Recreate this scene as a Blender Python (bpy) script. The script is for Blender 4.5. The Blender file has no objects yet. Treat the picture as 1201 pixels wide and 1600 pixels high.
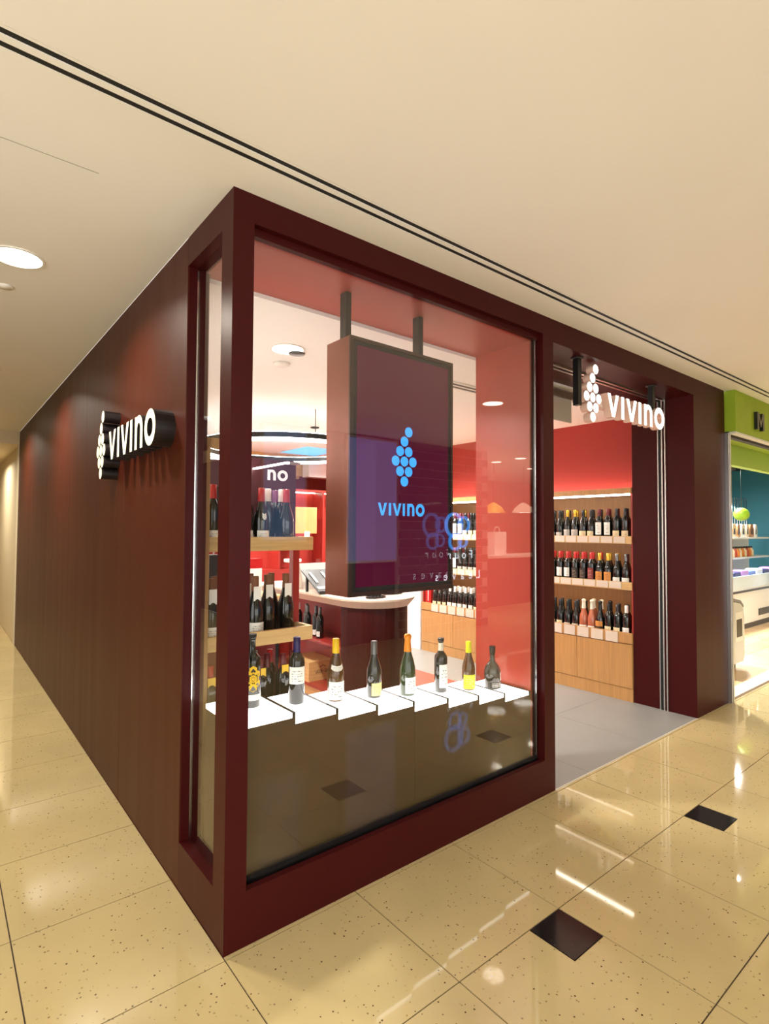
import bpy, bmesh, math, random
from mathutils import Vector, Matrix
random.seed(7)
sc = bpy.context.scene
PI = math.pi

# ------------------------------------------------------------------ camera
def make_camera():
    yaw, pitch, roll, f = 8.89061264e-01, 3.25133150e-02, 5.00043547e-03, 862.09
    loc = Vector((-8.58396117e-01, -1.98847779, 1.57787402))
    fw = Vector((math.cos(yaw)*math.cos(pitch), math.sin(yaw)*math.cos(pitch), math.sin(pitch)))
    r0 = Vector((math.sin(yaw), -math.cos(yaw), 0)); u0 = r0.cross(fw)
    r = r0*math.cos(roll) + u0*math.sin(roll); u = -r0*math.sin(roll) + u0*math.cos(roll)
    cam = bpy.data.cameras.new('camera'); cam.sensor_fit = 'HORIZONTAL'; cam.sensor_width = 36
    cam.lens = f/1201*36; cam.clip_start = 0.02; cam.clip_end = 100
    o = bpy.data.objects.new('camera', cam); sc.collection.objects.link(o)
    m = Matrix(((r.x, u.x, -fw.x, loc.x), (r.y, u.y, -fw.y, loc.y), (r.z, u.z, -fw.z, loc.z), (0, 0, 0, 1)))
    o.matrix_world = m
    sc.camera = o
make_camera()

# ------------------------------------------------------------------ world, exposure
w = bpy.data.worlds.new('mall_ambient'); sc.world = w; w.use_nodes = True
w.node_tree.nodes['Background'].inputs[0].default_value = (1.0, 0.99, 0.96, 1)
w.node_tree.nodes['Background'].inputs[1].default_value = 2.3
sc.view_settings.view_transform = 'Standard'
sc.view_settings.look = 'None'
sc.view_settings.exposure = 0.52
sc.view_settings.gamma = 1.0
sc.view_settings.use_curve_mapping = False
try:
    sc.cycles.use_denoising = True
    sc.cycles.max_bounces = 10; sc.cycles.diffuse_bounces = 5; sc.cycles.glossy_bounces = 5
    sc.cycles.transparent_max_bounces = 16
    sc.cycles.sample_clamp_indirect = 6.0
    sc.cycles.caustics_reflective = False; sc.cycles.caustics_refractive = False
except Exception:
    pass
WARM = (1.0, 0.91, 0.76)
NEUT = (1.0, 0.97, 0.92)

# ------------------------------------------------------------------ materials
MATS = {}
def mat(name, col, rough=0.5, metal=0.0, spec=0.5, emit=None, estr=0.0, noise=None, bump=None, stretch=(1, 1, 1), coat=0.0):
    if name in MATS: return MATS[name]
    m = bpy.data.materials.new(name); m.use_nodes = True
    nt = m.node_tree; b = nt.nodes['Principled BSDF']
    b.inputs['Base Color'].default_value = (*col, 1); b.inputs['Roughness'].default_value = rough
    b.inputs['Metallic'].default_value = metal; b.inputs['Specular IOR Level'].default_value = spec
    b.inputs['Coat Weight'].default_value = coat
    if emit:
        b.inputs['Emission Color'].default_value = (*emit, 1); b.inputs['Emission Strength'].default_value = estr
    if noise or bump:
        tc = nt.nodes.new('ShaderNodeTexCoord'); mp = nt.nodes.new('ShaderNodeMapping')
        mp.inputs['Scale'].default_value = stretch
        nt.links.new(tc.outputs['Object'], mp.inputs['Vector'])
    if noise:
        sca, amt = noise
        n = nt.nodes.new('ShaderNodeTexNoise'); n.inputs['Scale'].default_value = sca; n.inputs['Detail'].default_value = 5
        nt.links.new(mp.outputs[0], n.inputs['Vector'])
        r = nt.nodes.new('ShaderNodeValToRGB')
        r.color_ramp.elements[0].position = .3; r.color_ramp.elements[1].position = .7
        r.color_ramp.elements[0].color = (*[c*(1-amt) for c in col], 1)
        r.color_ramp.elements[1].color = (*[min(1, c*(1+amt)) for c in col], 1)
        nt.links.new(n.outputs['Fac'], r.inputs['Fac']); nt.links.new(r.outputs['Color'], b.inputs['Base Color'])
    if bump:
        sca, st = bump
        n = nt.nodes.new('ShaderNodeTexNoise'); n.inputs['Scale'].default_value = sca; n.inputs['Detail'].default_value = 3
        nt.links.new(mp.outputs[0], n.inputs['Vector'])
        bp = nt.nodes.new('ShaderNodeBump'); bp.inputs['Strength'].default_value = st; bp.inputs['Distance'].default_value = .01
        nt.links.new(n.outputs['Fac'], bp.inputs['Height']); nt.links.new(bp.outputs['Normal'], b.inputs['Normal'])
    MATS[name] = m
    return m

def glass_mat(name, tint=(1, 1, 1), ior=1.5, boost=1.0):
    """thin architectural pane: clear transmission plus a fresnel mirror"""
    m = bpy.data.materials.new(name); m.use_nodes = True; nt = m.node_tree; nt.nodes.clear()
    out = nt.nodes.new('ShaderNodeOutputMaterial'); mix = nt.nodes.new('ShaderNodeMixShader')
    tr = nt.nodes.new('ShaderNodeBsdfTransparent'); tr.inputs[0].default_value = (*tint, 1)
    gl = nt.nodes.new('ShaderNodeBsdfGlossy'); gl.inputs['Roughness'].default_value = 0.0
    fr = nt.nodes.new('ShaderNodeFresnel'); ge = nt.nodes.new('ShaderNodeNewGeometry'); mr = nt.nodes.new('ShaderNodeMapRange')
    mr.inputs[3].default_value = ior; mr.inputs[4].default_value = 1/ior      # both faces of the pane mirror alike
    nt.links.new(ge.outputs['Backfacing'], mr.inputs[0]); nt.links.new(mr.outputs[0], fr.inputs['IOR'])
    mu = nt.nodes.new('ShaderNodeMath'); mu.operation = 'MULTIPLY'; mu.inputs[1].default_value = boost; mu.use_clamp = True
    nt.links.new(fr.outputs[0], mu.inputs[0]); nt.links.new(mu.outputs[0], mix.inputs[0])
    nt.links.new(tr.outputs[0], mix.inputs[1]); nt.links.new(gl.outputs[0], mix.inputs[2])
    nt.links.new(mix.outputs[0], out.inputs[0])
    return m

def terrazzo(name, base, dark, rough, speck_scale=95):
    m = bpy.data.materials.new(name); m.use_nodes = True; nt = m.node_tree; b = nt.nodes['Principled BSDF']
    geo = nt.nodes.new('ShaderNodeNewGeometry')
    v = nt.nodes.new('ShaderNodeTexVoronoi'); v.inputs['Scale'].default_value = speck_scale
    nt.links.new(geo.outputs['Position'], v.inputs['Vector'])
    # a speck only where the cell's own random colour is high and we are near its centre
    sep = nt.nodes.new('ShaderNodeSeparateColor'); nt.links.new(v.outputs['Color'], sep.inputs[0])
    gt = nt.nodes.new('ShaderNodeMath'); gt.operation = 'GREATER_THAN'; gt.inputs[1].default_value = .90
    nt.links.new(sep.outputs[0], gt.inputs[0])
    ls = nt.nodes.new('ShaderNodeMath'); ls.operation = 'LESS_THAN'; ls.inputs[1].default_value = .34
    nt.links.new(v.outputs['Distance'], ls.inputs[0])
    an = nt.nodes.new('ShaderNodeMath'); an.operation = 'MULTIPLY'
    nt.links.new(gt.outputs[0], an.inputs[0]); nt.links.new(ls.outputs[0], an.inputs[1])
    am = nt.nodes.new('ShaderNodeMath'); am.operation = 'MULTIPLY'; nt.links.new(an.outputs[0], am.inputs[0]); nt.links.new(sep.outputs[1], am.inputs[1])
    n = nt.nodes.new('ShaderNodeTexNoise'); n.inputs['Scale'].default_value = 2.2; n.inputs['Detail'].default_value = 6
    nt.links.new(geo.outputs['Position'], n.inputs['Vector'])
    r = nt.nodes.new('ShaderNodeValToRGB'); r.color_ramp.elements[0].position = .3; r.color_ramp.elements[1].position = .7
    r.color_ramp.elements[0].color = (*[c*.93 for c in base], 1); r.color_ramp.elements[1].color = (*[c*1.06 for c in base], 1)
    nt.links.new(n.outputs['Fac'], r.inputs['Fac'])
    mx = nt.nodes.new('ShaderNodeMix'); mx.data_type = 'RGBA'
    nt.links.new(am.outputs[0], mx.inputs[0]); nt.links.new(r.outputs['Color'], mx.inputs[6]); mx.inputs[7].default_value = (*dark, 1)
    nt.links.new(mx.outputs[2], b.inputs['Base Color'])
    b.inputs['Roughness'].default_value = rough; b.inputs['Specular IOR Level'].default_value = .5
    return m

def wood_mat(name, col, vertical=True, rough=.45):
    m = bpy.data.materials.new(name); m.use_nodes = True; nt = m.node_tree; b = nt.nodes['Principled BSDF']
    geo = nt.nodes.new('ShaderNodeNewGeometry'); mp = nt.nodes.new('ShaderNodeMapping')
    mp.inputs['Scale'].default_value = (60, 60, 2.5) if vertical else (4, 4, 70)
    nt.links.new(geo.outputs['Position'], mp.inputs['Vector'])
    n = nt.nodes.new('ShaderNodeTexNoise'); n.inputs['Scale'].default_value = 1.0; n.inputs['Detail'].default_value = 4
    nt.links.new(mp.outputs[0], n.inputs['Vector'])
    r = nt.nodes.new('ShaderNodeValToRGB'); r.color_ramp.elements[0].position = .25; r.color_ramp.elements[1].position = .75
    r.color_ramp.elements[0].color = (*[c*.82 for c in col], 1); r.color_ramp.elements[1].color = (*[min(1, c*1.12) for c in col], 1)
    nt.links.new(n.outputs['Fac'], r.inputs['Fac']); nt.links.new(r.outputs['Color'], b.inputs['Base Color'])
    b.inputs['Roughness'].default_value = rough
    return m

def print_mat(name, paper, ink, lines=9, amount=.5, rough=.55):
    """paper label with small printed lines (flat print only); uses the UV of the label patch"""
    m = bpy.data.materials.new(name); m.use_nodes = True; nt = m.node_tree; b = nt.nodes['Principled BSDF']
    uv = nt.nodes.new('ShaderNodeTexCoord'); sx = nt.nodes.new('ShaderNodeSeparateXYZ'); nt.links.new(uv.outputs['UV'], sx.inputs[0])
    def math_(op, a, bv):
        k = nt.nodes.new('ShaderNodeMath'); k.operation = op
        for i, x in enumerate((a, bv)):
            if x is None: continue
            if isinstance(x, (int, float)): k.inputs[i].default_value = x
            else: nt.links.new(x, k.inputs[i])
        return k.outputs[0]
    band = math_('LESS_THAN', math_('FRACT', math_('MULTIPLY', sx.outputs[1], lines), None), .38)
    mp = nt.nodes.new('ShaderNodeMapping'); mp.inputs['Scale'].default_value = (16, lines, 1); nt.links.new(uv.outputs['UV'], mp.inputs['Vector'])
    n = nt.nodes.new('ShaderNodeTexNoise'); n.inputs['Scale'].default_value = 1.0; nt.links.new(mp.outputs[0], n.inputs['Vector'])
    word = math_('GREATER_THAN', n.outputs['Fac'], 1-amount)
    cx = math_('LESS_THAN', math_('ABSOLUTE', math_('SUBTRACT', sx.outputs[0], .5), None), .32)
    cy = math_('LESS_THAN', math_('ABSOLUTE', math_('SUBTRACT', sx.outputs[1], .5), None), .36)
    f = math_('MULTIPLY', math_('MULTIPLY', band, word), math_('MULTIPLY', cx, cy))
    mx = nt.nodes.new('ShaderNodeMix'); mx.data_type = 'RGBA'; nt.links.new(f, mx.inputs[0])
    mx.inputs[6].default_value = (*paper, 1); mx.inputs[7].default_value = (*ink, 1)
    nt.links.new(mx.outputs[2], b.inputs['Base Color']); b.inputs['Roughness'].default_value = rough
    return m

BURG = (0.045, 0.0036, 0.0036)
def burgundy_panel(name, rough, streak, spec, BURG=BURG):
    m = bpy.data.materials.new(name); m.use_nodes = True; nt = m.node_tree; b = nt.nodes['Principled BSDF']
    geo = nt.nodes.new('ShaderNodeNewGeometry'); mp = nt.nodes.new('ShaderNodeMapping'); mp.inputs['Scale'].default_value = (7, 7, .25)
    nt.links.new(geo.outputs['Position'], mp.inputs['Vector'])
    n = nt.nodes.new('ShaderNodeTexNoise'); n.inputs['Scale'].default_value = 1.0; n.inputs['Detail'].default_value = 4
    nt.links.new(mp.outputs[0], n.inputs['Vector'])
    mr = nt.nodes.new('ShaderNodeMapRange'); mr.inputs[3].default_value = rough-.05; mr.inputs[4].default_value = rough+.06
    nt.links.new(n.outputs['Fac'], mr.inputs[0]); nt.links.new(mr.outputs[0], b.inputs['Roughness'])
    bp = nt.nodes.new('ShaderNodeBump'); bp.inputs['Strength'].default_value = streak; bp.inputs['Distance'].default_value = .02
    nt.links.new(n.outputs['Fac'], bp.inputs['Height']); nt.links.new(bp.outputs['Normal'], b.inputs['Normal'])
    b.inputs['Base Color'].default_value = (*BURG, 1); b.inputs['Specular IOR Level'].default_value = spec
    return m

M_burg = burgundy_panel('burgundy_laminate', .38, .05, .14)
M_burg2 = burgundy_panel('burgundy_wall_laminate', .45, .06, .25, (.058, .0085, .0025))
M_red = mat('warm_red_paint', (.36, .026, .011), .42)
M_redwall = mat('red_wall_paint', (.36, .022, .012), .6)
M_redlam = mat('red_laminate', (.33, .025, .018), .35)
M_redrug = mat('red_floor_vinyl', (.45, .07, .04), .5, noise=(30, .06))
M_ceil = mat('ceiling_paint', (.87, .84, .77), .85, noise=(1.2, .015))
M_shopceil = mat('shop_ceiling_paint', (.93, .93, .90), .85)
M_black = mat('black_void', (.006, .006, .006), .6)
M_white = mat('white_trim', (.8, .78, .72), .5)
M_tile = terrazzo('beige_terrazzo', (.49, .385, .19), (.05, .022, .008), .045)
M_black_tile = terrazzo('black_granite', (.008, .008, .008), (.05, .05, .04), .10)
M_grout = mat('dark_grout', (.045, .025, .012), .8)
M_shopfloor = mat('greige_stone_floor', (.225, .22, .205), .42, noise=(3, .05))
M_wood = wood_mat('oak_vertical', (.46, .24, .080))
M_woodh = wood_mat('oak_horizontal', (.60, .38, .15), vertical=False)
M_wooddark = wood_mat('oak_backing', (.36, .17, .055))
M_beige = mat('beige_wall_paint', (.72, .60, .40), .7)
M_brownwall = mat('brown_corridor_wall', (.022, .014, .009), .6)
M_alu = mat('brushed_aluminium', (.62, .62, .60), .28, 1.0)
M_chrome = mat('chrome_edge', (.85, .85, .85), .15, 1.0)
M_darkmetal = mat('dark_metal', (.012, .012, .012), .4, .2)
M_glass = glass_mat('window_glass', (.98, .985, .98), 1.52, 1.3)
M_screenglass = mat('screen_front_glass', (.004, .001, .002), .02, 0, .5)
M_glowtop = mat('backlit_acrylic', (.9, .9, .9), .4, emit=(1, .985, .96), estr=2.3)
M_basepanel = mat('grey_brown_base_panel', (.055, .024, .004), .65, noise=(4, .12))
M_led = mat('led_strip', (.9, .9, .9), .4, emit=(1, .90, .74), estr=14)
M_led2 = mat('led_light_bar', (.9, .9, .9), .4, emit=(1, .96, .9), estr=9)
M_dl = mat('downlight_diffuser', (.9, .9, .9), .4, emit=(1, .9, .7), estr=8)
M_signface = mat('lit_sign_face', (.9, .9, .9), .4, emit=(1, .97, .93), estr=1.3)
M_signside = mat('lit_sign_return', (.72, .50, .40), .5)
M_wallsign = mat('cream_sign_face', (.85, .80, .62), .5, emit=(1, .88, .58), estr=.35)
M_signblack = mat('black_sign_return', (.008, .004, .004), .45)
M_wletter = mat('white_print', (.85, .85, .85), .5, emit=(1, 1, 1), estr=.35)
M_blue = mat('blue_screen_pixels', (.02, .10, .25), .3, emit=(.035, .33, .95), estr=1.0)
M_green = mat('lime_green_fascia', (.29, .42, .012), .55, noise=(6, .06))
M_green2 = mat('pale_lime_band', (.42, .62, .12), .6)
M_paper = mat('white_card', (.62, .52, .42), .6)
M_paper2 = mat('pale_paper', (.80, .74, .68), .6)
M_counter = mat('pale_stone_top', (.66, .50, .38), .35, noise=(25, .04))

# ------------------------------------------------------------------ mesh helpers
def link(o):
    sc.collection.objects.link(o); return o
def box(bm, x0, x1, y0, y1, z0, z1, bevel=0.0):
    vs = [bm.verts.new(p) for p in ((x0, y0, z0), (x1, y0, z0), (x1, y1, z0), (x0, y1, z0), (x0, y0, z1), (x1, y0, z1), (x1, y1, z1), (x0, y1, z1))]
    fs = [bm.faces.new([vs[i] for i in q]) for q in ((0, 3, 2, 1), (4, 5, 6, 7), (0, 1, 5, 4), (1, 2, 6, 5), (2, 3, 7, 6), (3, 0, 4, 7))]
    if bevel:
        es = list({e for f in fs for e in f.edges})
        bmesh.ops.bevel(bm, geom=es, offset=bevel, segments=2, affect='EDGES', profile=.5)
def prism(bm, pts, U, V, W, org, d0, d1, bevel=0.0):
    """polygon pts (u,v) counter-clockwise seen from +W, extruded from d0 to d1 along W"""
    U, V, W, org = Vector(U), Vector(V), Vector(W), Vector(org)
    a = [bm.verts.new(org + U*p[0] + V*p[1] + W*d0) for p in pts]
    b = [bm.verts.new(org + U*p[0] + V*p[1] + W*d1) for p in pts]
    n = len(pts)
    top = bm.faces.new(b); bm.faces.new(a[::-1])
    for i in range(n):
        bm.faces.new((a[i], a[(i+1) % n], b[(i+1) % n], b[i]))
    return top
def ring_prism(bm, outer, inner, U, V, W, org, d0, d1):
    U, V, W, org = Vector(U), Vector(V), Vector(W), Vector(org)
    def mk(pts, d): return [bm.verts.new(org + U*p[0] + V*p[1] + W*d) for p in pts]
    oa, ob, ia, ib = mk(outer, d0), mk(outer, d1), mk(inner, d0), mk(inner, d1)
    n = len(outer)
    for i in range(n):
        j = (i+1) % n
        bm.faces.new((ob[i], ob[j], ib[j], ib[i])); bm.faces.new((oa[j], oa[i], ia[i], ia[j]))
        bm.faces.new((oa[i], oa[j], ob[j], ob[i])); bm.faces.new((ia[j], ia[i], ib[i], ib[j]))
def lathe(bm, prof, n=20, cx=0, cy=0, cz=0, smooth=True):
    rings = []
    for r, z in prof:
        if r < 1e-6: rings.append([bm.verts.new((cx, cy, cz+z))])
        else: rings.append([bm.verts.new((cx+r*math.cos(2*PI*i/n), cy+r*math.sin(2*PI*i/n), cz+z)) for i in range(n)])
    for a, b in zip(rings, rings[1:]):
        for i in range(n):
            j = (i+1) % n
            if len(a) == 1 and len(b) == 1: continue
            if len(a) == 1: f = bm.faces.new((a[0], b[j], b[i]))
            elif len(b) == 1: f = bm.faces.new((a[i], a[j], b[0]))
            else: f = bm.faces.new((a[i], a[j], b[j], b[i]))
            f.smooth = smooth
def patch(bm, r, z0, z1, a0, a1, n=8, cut=None):
    """cylinder patch facing -Y (angle 0 = -Y), with UVs; cut = lower corners rounded by that share"""
    uvl = bm.loops.layers.uv.verify()
    lo, hi = [], []
    for i in range(n+1):
        t = i/n; a = a0+(a1-a0)*t
        zz = z0
        if cut: zz = z0 + (z1-z0)*cut*(abs(2*t-1)**2.2)
        p = (r*math.sin(a), -r*math.cos(a))
        lo.append(bm.verts.new((*p, zz))); hi.append(bm.verts.new((*p, z1)))
    for i in range(n):
        f = bm.faces.new((lo[i], lo[i+1], hi[i+1], hi[i])); f.smooth = True
        for l, (u, v) in zip(f.loops, ((i/n, 0), ((i+1)/n, 0), ((i+1)/n, 1), (i/n, 1))): l[uvl].uv = (u, v)
def tube(bm, p0, p1, r, n=10):
    p0, p1 = Vector(p0), Vector(p1); d = (p1-p0).normalized()
    a = d.orthogonal().normalized(); b = d.cross(a)
    A = [bm.verts.new(p0 + (a*math.cos(2*PI*i/n) + b*math.sin(2*PI*i/n))*r) for i in range(n)]
    B = [bm.verts.new(p1 + (a*math.cos(2*PI*i/n) + b*math.sin(2*PI*i/n))*r) for i in range(n)]
    for i in range(n):
        f = bm.faces.new((A[i], A[(i+1) % n], B[(i+1) % n], B[i])); f.smooth = True
    bm.faces.new(A[::-1]); bm.faces.new(B)

def finish(bm, name, m, parent=None, recalc=False):
    if recalc: bmesh.ops.recalc_face_normals(bm, faces=bm.faces)
    me = bpy.data.meshes.new(name)
    if parent is not None:
        off = parent.location + (parent.parent.location if parent.parent is not None else Vector((0, 0, 0)))
        bmesh.ops.translate(bm, verts=bm.verts, vec=-off)
    bm.to_mesh(me); bm.free()
    if isinstance(m, (list, tuple)):
        for x in m: me.materials.append(x)
    else: me.materials.append(m)
    o = bpy.data.objects.new(name, me); link(o)
    if parent is not None: o.parent = parent
    return o
def part(parent, name, m, fn, recalc=False):
    bm = bmesh.new(); fn(bm); return finish(bm, name, m, parent, recalc)
def pbox(parent, name, m, *b, bevel=0.0):
    return part(parent, name, m, lambda bm: box(bm, *b, bevel=bevel))
def tag(o, label, cat, group=None):
    o['label'] = label; o['category'] = cat
    if group: o['group'] = group
    return o
def thing(name, label, cat, loc=(0, 0, 0), group=None):
    o = bpy.data.objects.new(name, None); o.location = loc; o.empty_display_size = .1; link(o)
    return tag(o, label, cat, group)
def struct(name, m, *boxes, bevel=0.0, parent=None):
    bm = bmesh.new()
    for b in boxes: box(bm, *b, bevel=bevel)
    o = finish(bm, name, m, parent)
    if parent is None: o['kind'] = 'structure'
    return o
ORD = ['first', 'second', 'third', 'fourth', 'fifth', 'sixth', 'seventh', 'eighth', 'ninth', 'tenth', 'eleventh', 'twelfth', 'thirteenth',
       'fourteenth', 'fifteenth', 'sixteenth', 'seventeenth', 'eighteenth', 'nineteenth', 'twentieth'] + \
      ['twenty-' + x for x in ('first', 'second', 'third', 'fourth', 'fifth', 'sixth', 'seventh', 'eighth', 'ninth')] + \
      ['thirtieth'] + ['thirty-' + x for x in ('first', 'second', 'third', 'fourth', 'fifth', 'sixth', 'seventh', 'eighth', 'ninth')]

# ------------------------------------------------------------------ floor: terrazzo tiles with black insets
Y0 = -0.02
floor = struct('floor', M_grout, (-3.2, 14, -9, 0, -.06, -.004), (-3.2, .1, 0, 10.5, -.06, -.004), (.1, 4.9, 0, .004, -.06, -.012))
TILE_MESH = {}
G = .0024
def tile_mesh(kind):
    if kind in TILE_MESH: return TILE_MESH[kind]
    bm = bmesh.new(); s = .6-G; q = .2
    if kind == 'full': pts = [(G, G), (s, G), (s, s), (G, s)]
    elif kind == 'cut_right': pts = [(G, G), (s, G), (s, s-q), (s-q, s-q), (s-q, s), (G, s)]
    elif kind == 'cut_left': pts = [(G, G), (s, G), (s, s), (q+G, s), (q+G, s-q), (G, s-q)]
    elif kind == 'edge': pts = [(G, G), (s, G), (s, .019), (G, .019)]
    prism(bm, pts, (1, 0, 0), (0, 1, 0), (0, 0, 1), (0, 0, 0), -.012, 0)
    me = bpy.data.meshes.new('floor_tile'); bm.to_mesh(me); bm.free(); me.materials.append(M_tile)
    TILE_MESH[kind] = me; return me
def put_tile(x, y, kind='full'):
    o = bpy.data.objects.new('floor_tile', tile_mesh(kind)); o.location = (x, y, 0); o.parent = floor; link(o)
def inset(x, y):
    o = pbox(floor, 'black_inset_tile', M_black_tile, x+G, x+.2-G, y+G, y+.2-G, -.012, .0)
    o['label'] = 'square black granite inset tile'
for i in range(-3, 16):
    for j in range(-7, 0):
        kind = 'full'
        if (i, j) == (1, -2): kind = 'cut_right'
        if (i, j) == (4, -2): kind = 'cut_left'
        put_tile(i*.6, Y0+.6*j, kind)
inset(1.0, -.82); inset(2.4, -.82)
for i in range(0, 16): put_tile(i*.6, Y0, 'edge')
for i in range(-3, 0):
    for j in range(0, 15): put_tile(i*.6, Y0+.6*j)
# far part of the mall floor, seen only as a reflection: tiles past the ones laid singly
far = struct('far_floor', M_tile, (-3.2, 9.6, -9, Y0-4.2, -.012, -.001), (9.6, 14, -9, 0, -.012, -.001), (-3.2, -1.8, Y0-4.2, 10.5, -.012, -.001), (-1.8, 0, Y0+9, 10.5, -.012, -.001), parent=floor)
far['kind'] = 'stuff'

# shop floor
floor2 = struct('floor', M_grout, (.1, 4.9, 0.0, 7.0, -.05, -.003))
k = 0
for i in range(0, 6):
    for j in range(0, 9):
        x0, x1 = .1+i*.8, min(4.87, .1+(i+1)*.8); y0, y1 = 0.002+j*.8, min(6.99, .002+(j+1)*.8)
        if x1 - x0 < .05: continue
        pbox(floor2, 'stone_tile', M_shopfloor, x0+.0008, x1-.0008, y0+.0008, y1-.0008, -.01, .0)
tag(struct('floor_mat', M_redrug, (1.45, 3.39, 1.45, 4.0, .0, .004)), 'large red floor covering under the round-ended counter', 'mat')
del bpy.data.objects['floor_mat']['kind']

# ------------------------------------------------------------------ ceilings
H = 2.9
ceiling = struct('ceiling', M_ceil,
    (-3.2, 14, -9, -.262, H, H+.1), (-3.2, 14, -.2605, -.249, H, H+.1), (-3.2, 14, -.177, 0.0, H, H+.1), (-3.2, 0.0, 0.0, 10.5, H, H+.1), (4.87, 14, 0, .3, H, H+.1))
struct('slot_recess', M_black, (-3.2, 14, -.2489, -.1771, H+.0501, H+.1), (-3.2, 14, -.262, -.2605, H+.004, H+.1), parent=ceiling)
pbox(ceiling, 'slot_diffuser_bar', M_ceil, -3.2, 14, -.2265, -.2005, H-.001, H+.05)
for a, b in ((-.2489, -.2266), (-.2004, -.1771)): pbox(ceiling, 'diffuser_slot', M_black, -3.2, 14, a, b, H+.002, H+.05)
pbox(ceiling, 'access_joint', M_grout, -3.2, -.42, .249, .2505, H-.0006, H)
shopceil = struct('ceiling', M_shopceil, (.1, 4.9, .53, 7.0, 2.74, 2.84))

# ------------------------------------------------------------------ burgundy portal and wall
wf = struct('wall_front', M_burg,
    (0, .088, 0, .105, 0, H),                   # corner post
    (.088, 2.0, 0, .03, 0, .205), (.088, 1.995, .03, .09, 0, .19),    # sill
    (.088, 2.0, 0, .03, 2.785, H), (.088, 2.10, .03, .53, 2.77, H), # header
    (2.0, 2.105, 0, .53, 0, H),                 # post between window and doorway
    (2.105, 4.17, 0, .53, 2.755, H),            # header over the doorway
    (4.17, 4.85, 0, .53, 0, H),                 # end pier
    (4.17, 4.85, .53, .545, 0, H), (0, .088, .105, .4895, 2.77, H))
pbox(wf, 'side_sill', M_burg, 0, .09, .105, .49, 0, .205)
pbox(wf, 'inner_side_panel', M_red, 1.985, 1.9995, .09, .53, .2, 2.77)
pbox(wf, 'inner_soffit_panel', M_red, .09, 1.985, .062, .53, 2.762, 2.7699)
pbox(wf, 'inner_post_panel', M_red, .002, .076, .492, .53, .2, 2.76)
pbox(wf, 'glazing_bead', M_burg, .088, 1.99, .03, .06, 2.752, 2.77)
pbox(wf, 'glazing_bead', M_darkmetal, .088, 1.99, .048, .06, .19, .226)
pbox(wf, 'glazing_bead', M_darkmetal, 1.978, 1.99, .046, .06, .2, 2.76)
# corridor wall made of separate laminate panels
wl = struct('wall_left', M_burg, (.006, .1, .49, 7.0, 0, H))
seams = [.49, 1.52, 2.62, 3.68, 4.78, 5.88, 7.0]
for a, b in zip(seams, seams[1:]):
    pbox(wl, 'wall_panel', M_burg2, 0, .012, a+.0015, b-.0015, -.02, H, bevel=.0012)
# beige corridor beyond
struct('wall_left', M_beige, (.0, .1, 7.0, 10.5, 0, H))
struct('trim_1', M_beige, (-.32, .0, 6.99, 10.5, 2.72, H), (-.02, .0, 7.0, 7.05, 0, 2.72))
struct('wall_back', M_beige, (-3.2, .0, 10.5, 10.6, 0, H))
struct('wall_side', M_brownwall, (-3.3, -3.2, 0.4, 10.6, 0, H))
v = thing('ceiling_vent', 'square dark-edged ceiling vent at the far end of the left corridor', 'vent', (-.55, 9.6, H))
pbox(v, 'vent_frame', M_black, -.85, -.25, 9.3, 9.9, H-.02, H-.001)
pbox(v, 'vent_plate', M_white, -.82, -.28, 9.33, 9.87, H-.028, H-.0205)
# shop walls
struct('wall_left', M_shopceil, (.1, .112, .56, 6.9, 0, 2.74))  # unseen pale lining, added to bounce neutral light onto the ceiling
struct('wall_right', M_redwall, (4.6, 4.87, .545, 7.0, 0, 2.74))
struct('wall_back', M_redwall, (.1, 4.6, 6.9, 7.0, 0, 2.74))

# window panes
g = struct('window_1', M_glass, (.088, 1.99, .042, .048, .19, 2.77)); g['label'] = 'large clear shop window pane facing the walkway'
g = struct('window_2', M_glass, (.042, .048, .105, .49, .19, 2.77)); g['label'] = 'narrow clear window pane around the corner'
struct('trim_2', M_chrome, (.0425, .0475, .486, .4895, .2, 2.76))
struct('trim_3', M_chrome, (1.976, 1.9785, .0415, .0455, .2, 2.75))

# sliding door track and jamb at the doorway
struct('trim_4', M_alu, (2.105, 4.17, .245, .262, 2.742, 2.756), (2.105, 4.17, .292, .31, 2.742, 2.756))
struct('trim_5', M_alu, (4.158, 4.171, .235, .245, 0, 2.755), (4.158, 4.171, .262, .272, 0, 2.755), (4.158, 4.171, .298, .306, 0, 2.755))
pbox(bpy.data.objects['trim_5'], 'track_groove', M_black, 4.166, 4.1715, .2725, .2975, 0, 2.755)
struct('trim_6', M_alu, (4.852, 4.872, -.03, .02, 0, 2.5), (4.878, 4.90, -.035, .02, 0, 2.5))
struct('trim_7', mat('threshold_strip', (.5, .47, .4), .4), (2.105, 4.17, -.004, .006, -.01, .0015))

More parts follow.
